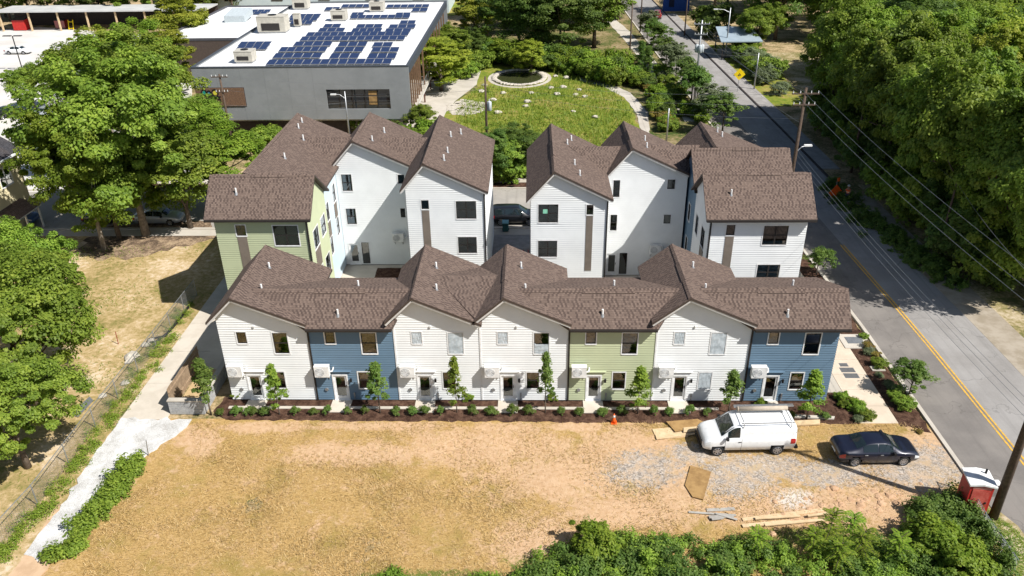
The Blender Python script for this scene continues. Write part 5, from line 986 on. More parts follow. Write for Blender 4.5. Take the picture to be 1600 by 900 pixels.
# utility covers
for k, (x, y, sx, sy) in enumerate([(1318, 571, .5, .35), (1324, 579, .9, .5), (1330, 588, .9, .5)]):
    p = G(x, y); m_ = MB().box(-sx/2-.04, sx/2+.04, -sy/2-.04, sy/2+.04, .04, .056)
    m_.box(-sx/2, sx/2, -sy/2, sy/2, .056, .061, 1); o = tag(m_.build('utility_cover', [METAL, pm('cast_grey', (.12, .12, .12))]), ['smallest dark utility cover set in the sidewalk', 'middle dark utility cover set in the sidewalk', 'dark utility cover in the sidewalk, nearest the planting bed'][k], 'utility cover', 'utility covers'); o.location = (p[0], p[1], 0)
p = G(1335, 534); ub = thing('utility_pad', 'white concrete pad with a grey steel hatch beside the blue house', 'utility cover', (p[0], p[1], 0)); MB().box(-1.0, 1.0, -1.0, .9, .0, .10).build('pad', CONC_W, ub); MB().box(-.6, .6, -.4, .5, .10, .115).build('hatch', METAL, ub)
p = G(1371, 577); vb = thing('valve_box', 'small white box lids in the verge mulch', 'utility cover', (p[0], p[1], 0)); MB().box(-.45, .45, -.28, .0, .0, .09).build('lid', CONC_W, vb); MB().box(-.45, .45, .02, .3, .0, .085).build('lid', CONC_W, vb)
# ================================================================ GARDEN STONEWORK
pc = G(812, 122); rx_, ry_ = 4.1, 5.0
po = thing('pond_wall', 'ring of pale stones round the small garden pond', 'stone wall')
for k in range(44):
    a = 2*math.pi*k/44; m_ = MB(); rock(m_, (0, 0, .2), .48, rr2, 0, .55); o = m_.build('stone', STONE, po); o.location = (pc[0]+rx_*math.cos(a), pc[1]+ry_*math.sin(a), 0); o.scale = (1.1, 1, .9)
ps = MB(); ps.slab([(pc[0]+rx_*.97*math.cos(k*.2618), pc[1]+ry_*.97*math.sin(k*.2618), .06) for k in range(24)], .1, 0, 0); pw = T('pond_water'); struct(ps.build('pond_water', pw.fin((.045, .05, .02), .08, .6)))
pth = MB(); ring_o = [(pc[0]+(rx_+1.1)*math.cos(k*.2618), pc[1]+(ry_+1.4)*math.sin(k*.2618)) for k in range(24)]; sheet('ring_path', ring_o, .034, CONC_W); sheet('ring_bed', [(pc[0]+(rx_+.5)*math.cos(k*.2618), pc[1]+(ry_+.6)*math.sin(k*.2618)) for k in range(24)], .04, LAWN)
bl_ = [(752, 144), (786, 146), (830, 146), (861, 138), (870, 148), (880, 137), (905, 141), (900, 149), (914, 152), (825, 160), (822, 167), (778, 177), (896, 175), (930, 184), (770, 157), (885, 122), (868, 120), (757, 134)]
bn = ['pale boulder next to the curved plaza edge', 'pale boulder just below the pond ring', 'small boulder directly below the pond ring middle', 'tall pale boulder at the ring path end', 'flat boulder right of the tall one', 'boulder touching the ring path bend', 'small boulder near the garden path bend', 'boulder midway in the meadow toward the garden path', 'rounded boulder close to the garden path', 'boulder in the meadow centre', 'wide boulder at the meadow centre, lower one', 'rounded boulder beside the transformer pole', 'boulder in the lower meadow toward the garden path', 'small boulder low in the meadow near the brown roof', 'flat boulder by the plaza flagstones', 'small boulder behind the ring path', 'boulder on the far bend of the ring path', 'boulder where plaza and ring path meet']
for (x, y), lb in zip(bl_, bn):
    p = G(x, y); r = rr2.uniform(.38, .65); m_ = MB(); rock(m_, (0, 0, r*.25), r, rr2); o = tag(m_.build('boulder', STONE), lb, 'boulder', 'boulders in the meadow'); o.location = (p[0], p[1], 0)
fs = MB()
for k in range(150):
    u_, v_ = rr2.uniform(-1, 1), rr2.uniform(-1, 1)
    if u_*u_+v_*v_ > 1: continue
    p = G(727+30*u_, 168+12*v_); s_ = rr2.uniform(.3, .55); a = rr2.uniform(0, 3); fs.slab([(p[0]+s_*math.cos(a+q*1.256)*1.3, p[1]+s_*math.sin(a+q*1.256), .05+.002*(k % 9)) for q in range(5)], .06, 0, 0)
o = fs.build('flagstones', STONE, kind='stuff'); tag(o, 'irregular pale flagstones set in grass beside the plaza', 'flagstones')
bx = thing('stone_box', 'small pale roofed box among the garden shrubs', 'box', tuple(G(898, 104)[:2])+(0,)); MB().box(-.9, .9, -.6, .6, 0, .9).build('body', STONE, bx); MB().slab([(-1.1, -.8, 1.05), (1.1, -.8, 1.05), (1.1, .8, 1.15), (-1.1, .8, 1.15)], .12).build('lid', CONC_W, bx)
# ================================================================ VEGETATION
def leaf_arrays(C, Nn, L, Wd, rng, tint):
    "rhombic leaf sprays at centres C with normals Nn"
    n = len(C); Nn = Nn/np.linalg.norm(Nn, axis=1, keepdims=True)
    r = rng.normal(size=(n, 3)); t_ = np.cross(Nn, r); t_ /= np.linalg.norm(t_, axis=1, keepdims=True)+1e-9; b = np.cross(Nn, t_)
    L = L*rng.uniform(.65, 1.35, (n, 1)); Wd = Wd*rng.uniform(.7, 1.3, (n, 1))
    V = np.empty((n, 4, 3)); V[:, 0] = C-t_*L*.5; V[:, 1] = C+b*Wd*.5+t_*L*.05-Nn*L*.06; V[:, 2] = C+t_*L*.5-Nn*L*.12; V[:, 3] = C-b*Wd*.5+t_*L*.05-Nn*L*.06
    return V.reshape(-1, 3), np.repeat(tint, 4)
def leaf_mesh(name, V, tint, mat):
    nv = len(V); nf = nv//4; me_ = bpy.data.meshes.new(name); me_.vertices.add(nv); me_.vertices.foreach_set('co', V.astype(np.float32).ravel())
    me_.loops.add(nv); me_.loops.foreach_set('vertex_index', np.arange(nv, dtype=np.int32)); me_.polygons.add(nf); me_.polygons.foreach_set('loop_start', np.arange(0, nv, 4, dtype=np.int32))
    a = me_.attributes.new('tint', 'FLOAT', 'POINT'); a.data.foreach_set('value', tint.astype(np.float32)); me_.materials.append(mat); me_.update(); me_.validate(); return me_
def rnd_dir(n, rng, up=0.):
    d = rng.normal(size=(n, 3)); d /= np.linalg.norm(d, axis=1, keepdims=True)
    if up: d[:, 2] = np.where((d[:, 2] < 0) & (rng.random(n) < up), -d[:, 2], d[:, 2])
    return d
def crown_mesh(name, seed, Rx, Rz, ncl, nper, rc, L, Wd, mat, shape='round', flat=.55, inner=.3):
    "crown centred at the origin; leaf clumps spread through its volume"
    rng = np.random.default_rng(seed); d = rnd_dir(ncl, rng, .55)
    kk = rng.normal(0, 2.3, (7, 3)); pp = rng.uniform(0, 6.28, 7); lump = 1+.19*np.sin(d @ kk.T+pp).sum(1)/1.6
    rad_ = (inner+(1-inner)*rng.random(ncl)**.45)*np.clip(lump, .62, 1.35)
    C = d*rad_[:, None]*np.array([Rx, Rx, Rz])
    if shape == 'cone':
        h = rng.random(ncl)**.8; a = rng.uniform(0, 6.28, ncl); rr_ = Rx*(1-h)**.75*(.35+.65*rng.random(ncl)**.5)*(.8+.3*np.sin(a*3+h*9)); C = np.stack([rr_*np.cos(a), rr_*np.sin(a), -Rz+2*Rz*h], 1)
    V = []; Tn = []
    out = C/np.array([Rx, Rx, Rz]); out /= np.linalg.norm(out, axis=1, keepdims=True)+1e-6
    idx_ = np.repeat(np.arange(ncl), nper); n = len(idx_); off = rnd_dir(n, rng, .35); rr_ = rc*(rng.random(ncl)**1.6*1.15+.5)[idx_]*rng.random(n)**.42
    P = C[idx_]+off*rr_[:, None]*np.array([1, 1, flat]); nn = off*.55+out[idx_]*.45+np.array([0, 0, .75])+rng.normal(0, .42, (n, 3))
    ct = rng.random(ncl)[idx_]; tint = np.clip(.5*ct+.5*rng.random(n), 0, 1)
    V, Tn = leaf_arrays(P, nn, L, Wd, rng, tint); return leaf_mesh(name, V, Tn, mat), C
def trunk_mesh(name, H, r, crownC, zc, rng, mat, nl=9, lean=(0, 0)):
    m_ = MB(); top = np.array([lean[0], lean[1], H]); m_.tube([(0, 0, -.15), (lean[0]*.2, lean[1]*.2, H*.3), (lean[0]*.6, lean[1]*.6, H*.65), tuple(top)], [r*1.35, r, r*.75, r*.35], 9)
    idx_ = rng.choice(len(crownC), min(nl, len(crownC)), replace=False)
    for i in idx_:
        e = crownC[i]*.85+np.array([0, 0, zc]); s = top*rng.uniform(.45, .95); md = (s+e)/2+np.array([0, 0, -.04*np.linalg.norm(e-s)])
        m_.tube([tuple(s), tuple(md), tuple(e)], [r*.42, r*.26, r*.08], 6)
    o = m_.build(name, mat, None, True); me_ = o.data; bpy.data.objects.remove(o); return me_
PROTO = {}
def proto(key, seed, Rx, Rz, ncl, nper, rc, L, Wd, mat, clear, tr, shape='round', bark=BARK, nl=9, flat=.55, inner=.3):
    cm, C = crown_mesh('crown_'+key, seed, Rx, Rz, ncl, nper, rc, L, Wd, mat, shape, flat, inner); zc = clear+Rz
    PROTO[key] = (cm, trunk_mesh('trunk_'+key, clear+Rz*.7, tr, C, zc, np.random.default_rng(seed+1), bark, nl), zc, Rx, clear+2*Rz)
proto('big', 21, 6.6, 6.2, 225, 330, .95, .30, .19, LEAF, 2.4, .30, bark=PALEBARK, nl=16, inner=.25)
proto('big2', 22, 6.2, 5.8, 190, 320, .95, .30, .19, LEAF_B, 2.8, .28, bark=PALEBARK, nl=16, inner=.25)
proto('mid', 31, 4.4, 4.4, 190, 200, .95, .31, .195, LEAF, 2.2, .22, inner=.35); proto('mid2', 32, 4.6, 5.0, 200, 200, 1.0, .31, .195, LEAF, 2.4, .24, inner=.35); proto('dark', 33, 4.8, 5.0, 200, 190, 1.0, .32, .20, LEAF_D, 2.4, .25, inner=.35)
proto('yell', 34, 3.4, 4.6, 150, 180, .8, .29, .18, LEAF_Y, 2.6, .2, inner=.35); proto('near', 35, 5.2, 3.6, 300, 240, .8, .24, .155, LEAF, 2.6, .26, nl=14, inner=.3)
proto('sap', 41, .68, 1.35, 60, 60, .20, .13, .075, LEAF, .75, .035, 'cone', nl=6, flat=.8); proto('sap2', 42, .62, 1.3, 52, 60, .19, .13, .075, LEAF_D, .8, .035, 'cone', nl=6, flat=.8)
proto('street', 43, 1.9, 2.1, 70, 90, .5, .24, .15, LEAF_D, 1.3, .09, nl=8, inner=.25); proto('street2', 44, 1.7, 1.9, 55, 90, .5, .24, .15, LEAF_G, 1.2, .08, nl=8, inner=.25)
proto('box', 51, .36, .34, 34, 55, .12, .085, .05, LEAF_D, .02, .02, nl=3, flat=.9); proto('bush', 52, 1.2, .9, 70, 90, .34, .19, .11, LEAF, .05, .05, nl=6, flat=.8); proto('bushd', 53, 1.2, 1.0, 70, 90, .34, .19, .11, LEAF_D, .05, .05, nl=6, flat=.8)
proto('bushy', 54, .9, .6, 50, 70, .26, .16, .09, FLOWR, .03, .04, nl=5, flat=.8); proto('bushb', 56, 1.3, .95, 80, 90, .34, .18, .11, LEAF_B, .05, .05, nl=6, flat=.8); proto('pine', 55, 1.5, 2.6, 110, 70, .42, .32, .05, LEAF_D, .5, .09, 'cone', nl=8, flat=.5)
proto('bushg', 57, .9, .55, 50, 70, .26, .18, .06, LEAF_G, .03, .04, nl=5, flat=.8)
rv = random.Random(17)
def tree(key, x, y, label, H=None, R=None, name='tree', cat='tree', group=None, rz=None, z=0.):
    cm, tm, zc, rx, hh = PROTO[key]; s = (R or rx)/rx; sz = (H or hh)/hh
    e = thing(name, label, cat, (x, y, z), rv.uniform(0, 6.28) if rz is None else rz, group); e.scale = (s, s*rv.uniform(.92, 1.08), sz)
    a = bpy.data.objects.new('trunk', tm); b = bpy.data.objects.new('crown', cm)
    for o in (a, b): COL.objects.link(o); o.parent = e
    b.location = (0, 0, zc); return e
# --- left side: big street trees, near tree
tree('big', -34.0, 26.5, 'tallest pale-trunked street tree beside the pale green townhouse', 17.6, 7.2, rz=.4)
tree('big2', -36.6, 23.4, 'street tree leaning over the dry side lot, thin low branches', 13, 4.2, rz=2.0)
tree('mid', -36.2, 25.6, 'low leafy tree filling in beneath the tallest street tree', 10.5, 4.2); tree('mid2', -30.2, 28.0, 'leafy tree between the tallest street tree and the green townhouse', 10, 4.0)
tree('big2', -28.6, 32.5, 'broad bright tree behind the green townhouse, in front of the grey building', 9.6, 5.0, rz=1.1); tree('big', -41.5, 42., 'broad tree between the parking lot and the side street', 16, 7.4, rz=4.)
tree('mid', -43.0, 32.5, 'slim tree beside the yellow house roof', 9.5, 2.6); tree('big2', -50, 62, 'tree in the parking lot in front of the brown brick building', 13, 5.6); tree('yell', -62., 78, 'yellow-green lot tree with the carport behind', 9.5, 3.6); tree('yell', -58, 100, 'tall yellow-green tree at the far side of the parking lot', 11, 4.2); tree('yell', -51.5, 78, 'pale green tree against the brown brick wall', 9.5, 3.4); tree('mid', -69, 70, 'small round tree at the lot edge by the white paving', 7, 2.8)
tree('mid2', -37.5, 51, 'tree in front of the slatted sign', 6.6, 3.6)
tree('mid', -75, 62, 'tree at the parking lot edge past the yellow house', 8, 3.2)
c = G(40, 545, 4.6); tree('near', c[0]-.5, c[1], 'large leafy tree over the side lot, left of the dry grass', 9.8, 4.4, rz=.3); c = G(22, 425, 4.6); tree('near', c[0], c[1], 'leafy tree beside the dark garden wall', 8.2, 3.7, rz=2.3); c = G(35, 650, 3.6); tree('near', c[0]-.6, c[1]-.3, 'lower leafy tree overhanging the dirt by the chain-link fence', 7.2, 3.3, rz=4.3)
# --- right side wood
labs = {'mid': 'mid green tree', 'mid2': 'tall mid green tree', 'dark': 'dark green tree', 'yell': 'yellow-green tree', 'big': 'broad green tree'}
rowl = ['overhanging the road edge', 'second row back from the road', 'third row back from the road', 'fourth row back from the road', 'fifth row back from the road', 'sixth row back from the road', 'deepest in the roadside wood']
for k, (x0w, n_, ys) in enumerate([(42.0, 13, (11.5, 62)), (48.0, 10, (19, 62)), (54.0, 12, (22, 88)), (60.5, 10, (26, 92)), (68, 9, (30, 98)), (77, 7, (36, 103)), (88, 6, (46, 105))]):
    for j in range(n_):
        y_ = ys[0]+(ys[1]-ys[0])*j/(n_-1)+rv.uniform(-1.3, 1.3); x_ = x0w+rv.uniform(-1., 1.)
        key = rv.choice(['mid', 'mid2', 'mid2', 'dark', 'mid', 'big'] if k > 0 else ['mid', 'mid2', 'mid'])
        if 28 < y_ < 34 and k == 0: key = 'mid'
        H = rv.uniform(11, 14) if k else rv.uniform(14.5, 17); R_ = rv.uniform(4.4, 5.4) if k else rv.uniform(3.9, 4.5)
        tree(key, x_, y_, labs[key]+' '+rowl[k], H, R_, group='roadside wood: %s, row %d' % (key, k+1))
for x_, y_, H in ((51.5, 43, 14.5), (54.5, 47, 15.5), (57.5, 44, 15), (66, 52, 15), (71, 56, 15.5), (50, 58, 13.5)): tree('yell', x_, y_, 'yellow-green tree rising out of the roadside wood', H, 3.4, group='roadside wood: yellow')
for x_, y_, lb in ((50.5, 10, 'light tree at the near tip of the roadside wood'), (57, 15, 'light tree behind the one at the tip of the roadside wood')): tree('mid', x_, y_, lb, 9.5, 4.)
for k in range(30):
    tree(rv.choice(['bush', 'bushd', 'bushd']), 40.6+rv.uniform(-.8, 1.4), 15+k*1.55+rv.uniform(-.5, .5), 'tall shrub under the trees along the road edge', rv.uniform(3.5, 5.5), rv.uniform(1.9, 2.7), 'shrub', 'shrub', 'tall roadside shrubs')
for k in range(46):     # dark wood beyond the verge
    x_, y_ = rv.uniform(44, 150), rv.uniform(112, 178)
    tree(rv.choice(['dark', 'dark', 'mid2', 'dark']), x_, y_, 'tree in the dark wood beyond the verge', rv.uniform(12, 17), rv.uniform(5, 6.5), group='trees of the far dark wood')
for k in range(16): tree('dark', rv.uniform(100, 150), rv.uniform(60, 118), 'tree in the dark wood beyond the verge', rv.uniform(12, 16), rv.uniform(5, 6.5), group='trees of the far dark wood')
for k in range(20): tree(rv.choice(['mid', 'dark', 'mid2']), -66-k*4.2+rv.uniform(-1, 1), 146+rv.uniform(-3, 6), 'tree in the row behind the carport', rv.uniform(9, 13), rv.uniform(4, 5.2), group='trees behind the carport')
# --- park trees and shrubs
for px_, py_, H, R_, key, lb in [(875, 92, 13, 6.2, 'dark', 'dense dark tree behind the pond'), (812, 88, 12, 6.0, 'dark', 'dark spreading tree left of the dense one behind the pond'), (928, 74, 15, 6.6, 'mid2', 'tall tree with a visible trunk beside the garden walk'), (742, 72, 9.5, 3.4, 'yell', 'slim light green tree by the red benches'), (690, 142, 7.5, 4.2, 'yell', 'rounded olive tree beside the office gallery'), (762, 60, 10, 4.4, 'mid', 'mid green tree behind the slim light one'), (835, 50, 14, 6.5, 'dark', 'dark tree at the back of the park'), (905, 45, 14, 6.0, 'mid2', 'green tree at the back of the park'), (965, 30, 12, 5.4, 'mid2', 'tree where the garden walk reaches the road'), (705, 100, 6.5, 3.2, 'mid', 'small tree behind the olive tree'), (790, 30, 12, 6., 'mid2', 'far tree behind the parked grey car'), (870, 20, 13, 6., 'dark', 'far dark tree behind the red car'), (1180, 82, 8.5, 3.6, 'mid', 'round green tree right of the metal-roofed shelter'), (1112, 58, 6.5, 4.0, 'bushd', 'wide shrub tree behind the metal-roofed shelter'), (830, 118, 5.2, 2.4, 'yell', 'small tree leaning over the garden pond'), (655, 210, 4.2, 2.0, 'mid', 'young tree at the corner of the grey building'), (735, 95, 5, 2.2, 'dark', 'small dark tree on the plaza bend')]:
    p = G(px_, py_); tree(key, p[0], p[1], lb, H, R_)
for k, px_ in enumerate((772, 793, 815)): tree('mid' if k % 2 else 'dark', G(px_, 282)[0], 40.6+.4*k, 'leafy young street tree seen through the gap between rows', 5.6, 2.3, group='young street trees at the gap')
for k, (px_, py_) in enumerate([(1011, 60), (1027, 80), (1040, 105), (1056, 122), (1072, 145), (1088, 166), (1106, 188), (1128, 210), (1020, 70), (1048, 112), (1080, 158)]):
    p = G(px_, py_); tree('street' if k % 3 else 'street2', p[0], p[1], 'young street tree with dark leaves along the far road' if k % 3 else 'young grey-green street tree along the far road', 5.0+rv.uniform(-.4, .6), 2.2, group='street trees: '+('dark' if k % 3 else 'grey'))
for px_, py_ in [(1010, 128), (1000, 118)]: p = G(px_, py_); tree('pine', p[0], p[1], 'small young pine beside the garden walk', 5.5, 1.5, group='young pines')
nm = {'bush': 'mid green', 'bushd': 'dark green', 'bushy': 'rust-tinged', 'bushb': 'bright green', 'bushg': 'grey-green'}
def shrubs(n, poly, keys, lab, grp, s0=.7, s1=1.3):
    for k in range(n):
        i = rv.random()*(len(poly)-1); j = int(i); f = i-j; x = poly[j][0]+(poly[j+1][0]-poly[j][0])*f+rv.gauss(0, poly[j][2]); y = poly[j][1]+(poly[j+1][1]-poly[j][1])*f+rv.gauss(0, poly[j][2]*.5)
        key = rv.choice(keys); p = G(x, y); s = rv.uniform(s0, s1); cm, tm, zc, rx, hh = PROTO[key]
        tree(key, p[0], p[1], nm[key]+' '+lab, hh*s, rx*s*rv.uniform(.9, 1.2), 'shrub', 'shrub', grp+' '+key)
shrubs(70, [(745, 92, 8), (800, 98, 8), (880, 105, 9), (930, 118, 9), (960, 130, 6)], ['bush', 'bushd', 'bushb', 'bush'], 'shrub behind the meadow and pond', 'pond shrubs', 1., 2.)
shrubs(42, [(992, 128, 5), (1022, 148, 5), (1034, 175, 5), (1046, 205, 5)], ['bush', 'bushd', 'bushb', 'bushy'], 'shrub between the garden path and the walk', 'path shrubs', .6, 1.2); shrubs(40, [(1000, 85, 5), (1035, 125, 5), (1060, 155, 5), (1095, 195, 5)], ['bushy', 'bushg', 'bush', 'bushb'], 'shrub in the strip beside the street trees', 'strip shrubs', .5, 1.)
shrubs(40, [(700, 125, 7), (720, 112, 8), (735, 88, 8), (745, 75, 8)], ['bush', 'bushd', 'bushb'], 'shrub beside the plaza', 'plaza shrubs', .8, 1.6); shrubs(26, [(650, 228, 10), (700, 262, 10), (760, 275, 12), (850, 275, 12), (950, 270, 12)], ['bushb', 'bush', 'bushd'], 'shrub along the meadow edge by the side street', 'meadow edge shrubs', .9, 1.6)
shrubs(30, [(1165, 90, 8), (1190, 110, 10), (1215, 140, 12)], ['bushg', 'bush', 'bushg'], 'shrub on the rough verge past the shelter', 'verge shrubs', 1., 2.2); shrubs(9, [(400, 235, 10), (470, 225, 8), (560, 215, 12), (620, 222, 6)], ['bush', 'bushb', 'bushd'], 'shrub at the foot of the grey building', 'office shrubs', .8, 1.5)
shrubs(14, [(1310, 620, 6), (1330, 640, 6), (1345, 655, 4)], ['bushg', 'bushb', 'bush'], 'low plant in the corner bed beside the sidewalk', 'corner bed plants', .2, .36); shrubs(16, [(1345, 520, 2), (1370, 570, 4), (1400, 620, 4), (1440, 680, 5)], ['bushg', 'bush', 'bushy'], 'low plant in the verge mulch', 'verge plants', .2, .45)
for px_, py_, lb in [(1420, 618, 'spiky young tree in the verge mulch by the road'), (1275, 430, 'spiky young tree beside the road-end white townhouse')]:
    p = G(px_, py_); tree('street', p[0], p[1], lb, 2.6, 1.2)
# --- the planting bed
for k, (px_, py_, tp, lb) in enumerate([(330, 648, 566, 'sapling beside the block enclosure'), (437, 648, 574, 'sapling in front of the white end house'), (594, 646, 566, 'sapling in front of the blue middle house'), (714, 645, 557, 'sapling in front of the white house with filmed upper windows'), (852, 645, 556, 'sapling in front of the house with torn window plastic'), (996, 647, 577, 'sapling in front of the green two-storey house'), (1138, 646, 580, 'sapling between the van and the white house'), (1260, 655, 582, 'sapling in front of the blue road-end house')]):
    p = G(px_, py_); H = PY(px_, tp, p[1])[2]; tree('sap' if k % 2 else 'sap2', p[0], p[1], 'slender '+lb, H*rv.uniform(.96, 1.04), rv.uniform(.7, .98), 'sapling', 'tree', 'saplings of the planting bed', z=.03)
sx_ = [300+v/2.8125 for v in (127, 200, 252, 275, 322, 457, 537, 598, 685, 762)]+[600+v/2.8125 for v in (55, 125, 178, 250, 390, 472, 565, 637, 778, 858, 960, 1045)]+[960+v/2.814 for v in (172, 240, 328, 405, 775, 922)]
hn = ['white driveway-end house', 'blue house between white gables', 'white house with filmed upper windows', 'white house with torn window plastic', 'green two-storey house', 'white house behind the van', 'blue road-end house']
for k, x in enumerate(sx_):
    p = G(x, 647 if x < 1200 else 654); tree('box', p[0], p[1]-.05, 'small rounded shrub in the mulch bed before the '+hn[min(6, max(0, int(np.searchsorted(UX, p[0]))-1))], rv.uniform(.42, .78), rv.uniform(.22, .40), 'boxwood_shrub', 'shrub', 'rounded shrubs of the planting bed', z=.03)
for px_, py_ in [(372, 622), (732, 627), (862, 627), (1190, 640)]: p = G(px_, py_); tree('bushb', p[0], p[1]+.1, 'small bright plant against the front house wall', .6, .4, 'shrub', 'shrub', 'small plants at the wall', z=.03)
# --- thicket at the bottom: mounds of leaves nobody could count
rng = np.random.default_rng(77)
def thicket(name, label, mounds, n, L, Wd, mat, cat='thicket', tall=1.):
    Vs, Ts = [], []
    tot = sum(m_[2]**2 for m_ in mounds)
    for (x, y, r, h) in mounds:
        k = int(n*r*r/tot); ncl = max(6, k//70); d = rnd_dir(ncl, rng, 1.); C = np.stack([x+d[:, 0]*r*rng.uniform(.5, 1.05, ncl), y+d[:, 1]*r*rng.uniform(.5, 1.05, ncl), d[:, 2]*h*rng.uniform(.75, 1.1, ncl)], 1)
        i = rng.integers(0, ncl, k); off = rnd_dir(k, rng, .4); P = C[i]+off*(.34*rng.random(k)**.5)[:, None]; P[:, 2] = np.maximum(P[:, 2], .03)
        nn = off*.5+d[i]*.5+np.array([0, 0, .7])+rng.normal(0, .4, (k, 3)); v_, t_ = leaf_arrays(P, nn, L, Wd, rng, np.clip(.45*rng.random(ncl)[i]+.55*rng.random(k), 0, 1)); Vs.append(v_); Ts.append(t_)
    o = bpy.data.objects.new(name, leaf_mesh(name, np.concatenate(Vs), np.concatenate(Ts), mat)); COL.objects.link(o); o['kind'] = 'stuff'; return tag(o, label, cat)
M1, M2, M3 = [], [], []
for k in range(230):
    px_ = rng.uniform(815, 1490); lowy = np.interp(px_, [815, 870, 925, 970, 1010, 1060, 1130, 1200, 1300, 1400, 1450, 1490], [885, 858, 838, 836, 834, 838, 842, 852, 846, 842, 832, 826])
    py_ = lowy+4+(985-lowy)*rng.random()**1.25; p = G(px_, py_); dd = (py_-lowy)/40
    (M1 if rng.random() < .6 else M2).append((p[0], p[1], rng.uniform(.6, 1.15)*min(1, .5+dd*.4), rng.uniform(.5, 1.35)*min(1, .45+dd*.5)))
for k in range(70):
    px_ = rng.uniform(570, 850); p = G(px_, rng.uniform(902, 985)); M2.append((p[0], p[1], rng.uniform(.4, .8), rng.uniform(.25, .55)))
for k in range(34):
    s_ = rng.random(); p = G(np.interp(s_, [0, .5, 1], [1490, 1528, 1580])+rng.normal(0, 5), np.interp(s_, [0, .5, 1], [775, 838, 905])+rng.normal(0, 5)); M3.append((p[0], p[1], rng.uniform(.3, .55), rng.uniform(.9, 1.5)))
for k in range(34):
    p = G(rng.uniform(1425, 1510), rng.uniform(795, 835)); M3.append((p[0], p[1], rng.uniform(.5, .9), rng.uniform(.6, 1.3)))
thicket('thicket', 'tangled dark green thicket at the edge of the clay field', M1, 90000, .15, .09, LEAF_D); thicket('bramble', 'brighter green brambles mixed into the thicket', M2, 75000, .13, .08, LEAF); thicket('vines', 'dark vines climbing the fence beside the portable toilet', M3, 26000, .13, .10, LEAF_D, 'vines')
def fern_plant(x, y, h, label, mat=LEAF_B, nl=26):
    o = thing('sumac_plant', label, 'plant', (x, y, 0), rng.uniform(0, 6), 'sumac plants'); V, Tn = [], []; st = MB()
    for k in range(nl):
        a = k*2.4+rng.uniform(-.2, .2); z0 = h*(.35+.65*k/nl); L = rng.uniform(.75, 1.1)*(1.15-.5*k/nl); up = .2+.9*k/nl
        base = np.array([0, 0, z0]); dr = np.array([math.cos(a), math.sin(a), up]); dr /= np.linalg.norm(dr); prev = base; side = np.array([-math.sin(a), math.cos(a), 0])
        for q in range(1, 12):
            t_ = q/11; p = base+dr*L*t_-np.array([0, 0, .45*L*t_*t_])
            for s_ in (-1, 1):
                lf = side*s_*.8+dr*.35-np.array([0, 0, .2]); lf /= np.linalg.norm(lf); ln = .20*(1-.45*abs(t_-.45)*1.6); wv = np.cross(lf, (0, 0, 1)); wv /= np.linalg.norm(wv)
                V += [p, p+lf*ln*.45+wv*.032, p+lf*ln, p+lf*ln*.45-wv*.032]; Tn += [rng.random()]*4
        st.tube([tuple(base), tuple(base+dr*L*.5-np.array([0, 0, .11*L])), tuple(base+dr*L-np.array([0, 0, .45*L]))], [.012, .009, .004], 4)
    st.tube([(0, 0, -.05), (0, 0, h)], [.035, .02], 6); st.build('stem', BARK, o)
    f = bpy.data.objects.new('fronds', leaf_mesh('fronds', np.array(V), np.array(Tn), mat)); COL.objects.link(f); f.parent = o
for px_, py_, h, lb in [(1290, 858, 2.0, 'tallest feathery sumac at the edge of the thicket'), (1325, 850, 1.5, 'feathery sumac beside the tallest one'), (1340, 880, 1.7, 'feathery sumac in front of the bushy mounds'), (1265, 872, 1.4, 'lower feathery sumac near the lumber'), (1180, 862, 1.0, 'small feathery sumac among the brambles'), (1395, 885, 1.6, 'feathery sumac near the round bright bush'), (1305, 895, 1.6, 'feathery sumac deep in the thicket')]:
    p = G(px_, py_); fern_plant(p[0], p[1], h*1.3, lb)
for px_, py_, R_, lb in [(1462, 868, 1.3, 'round bright green bush near the vine-covered fence'), (1500, 905, 1.3, 'bright bush at the foot of the vine-covered fence'), (925, 868, 1.2, 'bright rounded bush at the tip of the thicket')]:
    p = G(px_, py_); tree('bushb', p[0], p[1], lb, R_*1.4, R_, 'shrub', 'shrub')
def along(poly, n, sp, r0, r1, h0, h1):
    M = []
    for k in range(n):
        i = rv.random()*(len(poly)-1); j = int(i); f = i-j; p = G(poly[j][0]+(poly[j+1][0]-poly[j][0])*f+rv.gauss(0, sp), poly[j][1]+(poly[j+1][1]-poly[j][1])*f+rv.gauss(0, sp)); M.append((p[0], p[1], rv.uniform(r0, r1), rv.uniform(h0, h1)))
    return M
thicket('fence_weeds', 'grey-green weeds growing along the chain-link fence by the driveway', along([(300, 482), (250, 550), (195, 625), (150, 685), (70, 795), (0, 870)], 190, 7, .08, .24, .1, .4), 15000, .11, .05, STRAWG, 'weeds')
thicket('hedge', 'rough green hedge along the white gravel track', along([(214, 726), (192, 752), (165, 788), (125, 838), (85, 880)], 75, 6, .2, .5, .25, 1.0), 17000, .15, .10, LEAF, 'hedge')
thicket('undergrowth', 'dark undergrowth along the road edge beneath the roadside wood', along([(1292, 290), (1345, 335), (1425, 398), (1490, 440)], 90, 7, .5, 1.1, .4, 1.2), 30000, .2, .12, LEAF_D, 'undergrowth')
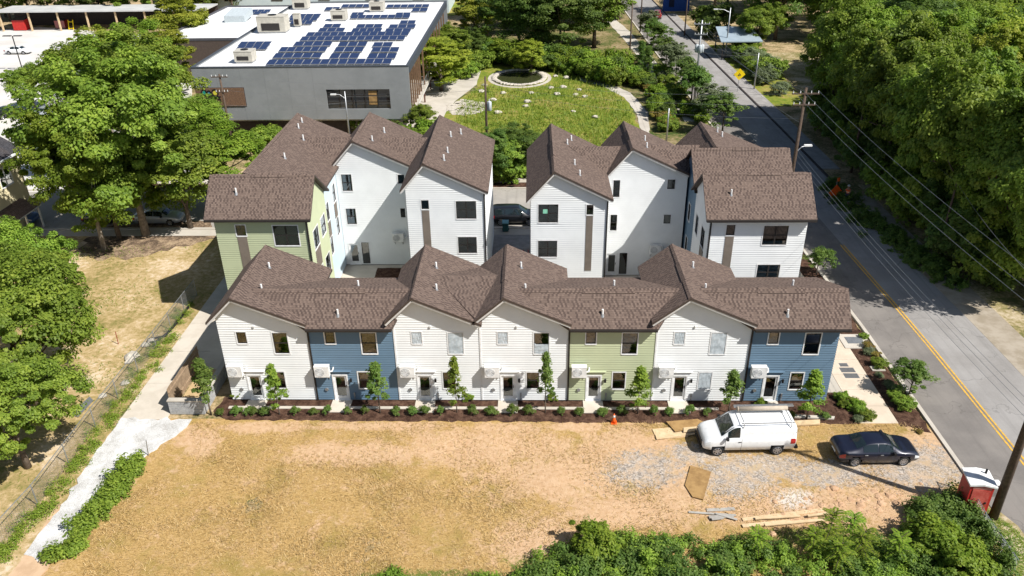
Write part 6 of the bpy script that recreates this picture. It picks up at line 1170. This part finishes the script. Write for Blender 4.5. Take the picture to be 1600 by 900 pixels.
# --- grasses
def blades(name, label, X, Y, L, mat, cat='grass', up=.35, wd=.018):
    n = len(X); a = rng.uniform(0, 6.28, n); L = L*rng.uniform(.6, 1.5, n); C = np.stack([X, Y, np.full(n, .03)], 1); d = np.stack([np.cos(a), np.sin(a), rng.uniform(.05, up, n)*2], 1); d /= np.linalg.norm(d, axis=1, keepdims=True); s = np.stack([-np.sin(a), np.cos(a), np.zeros(n)], 1)*wd
    V = np.empty((n, 4, 3)); V[:, 0] = C-s; V[:, 1] = C+s; V[:, 2] = C+d*L[:, None]+s*.3; V[:, 3] = C+d*L[:, None]-s*.3
    ob = bpy.data.objects.new(name, leaf_mesh(name, V.reshape(-1, 3), np.repeat(rng.random(n), 4), mat)); COL.objects.link(ob); ob['kind'] = 'stuff'; tag(ob, label, cat); return ob
n = 120000; X = rng.uniform(-21.5, 27.5, n); Y = rng.uniform(-17, -2.4, n); px_, py_ = to_px(X, Y); gm_ = np.maximum(blobs(px_, py_, masks['gravel']), blobs(px_, py_, masks['bare'])*.62); keep = (gm_ < rng.random(n)*.9) & (px_ > 130) & ~((px_ < 300) & (py_ < 850-(px_-100)*.72))
dens = np.sin(X*.9+1.3*np.sin(Y*.8))+np.sin(Y*1.1+X*.35)+rng.normal(0, 1.2, n); keep &= dens > -.6
blades('dry_grass', 'flattened straw-coloured dry grass over the clay field', X[keep], Y[keep], .17, STRAW, up=.4, wd=.014)
n = 22000; u_ = rng.uniform(640, 1005, n); v_ = rng.uniform(98, 285, n); XY = np.array([G(a, b)[:2] for a, b in zip(u_, v_)]); keep = ((u_-850)/138)**2+((v_-195)/88)**2 < 1; keep &= ((XY[:, 0]-pc[0])/(rx_+1.9))**2+((XY[:, 1]-pc[1])/(ry_+2.4))**2 > 1
blades('meadow_grass', 'long green and straw meadow grass in the park', XY[keep, 0], XY[keep, 1], .55, STRAWG, up=1., wd=.05)
n = 9000; X = rng.uniform(25, 30, n); Y = rng.uniform(-19, -9, n); px_, py_ = to_px(X, Y); keep = (px_ > 1520) & (py_ > 808+(px_-1560)*.75)
blades('verge_grass', 'patchy green grass at the foot of the thick pole', X[keep], Y[keep], .2, STRAWG)
n = 14000; X = rng.uniform(-45, -23.8, n); Y = rng.uniform(-14, 24, n); keep = (np.sin(X*.5+2*np.sin(Y*.3))+np.sin(Y*.6)+rng.normal(0, .8, n)) > .5
blades('lot_grass', 'sparse yellow-green grass on the side lot', X[keep], Y[keep], .2, STRAWG)
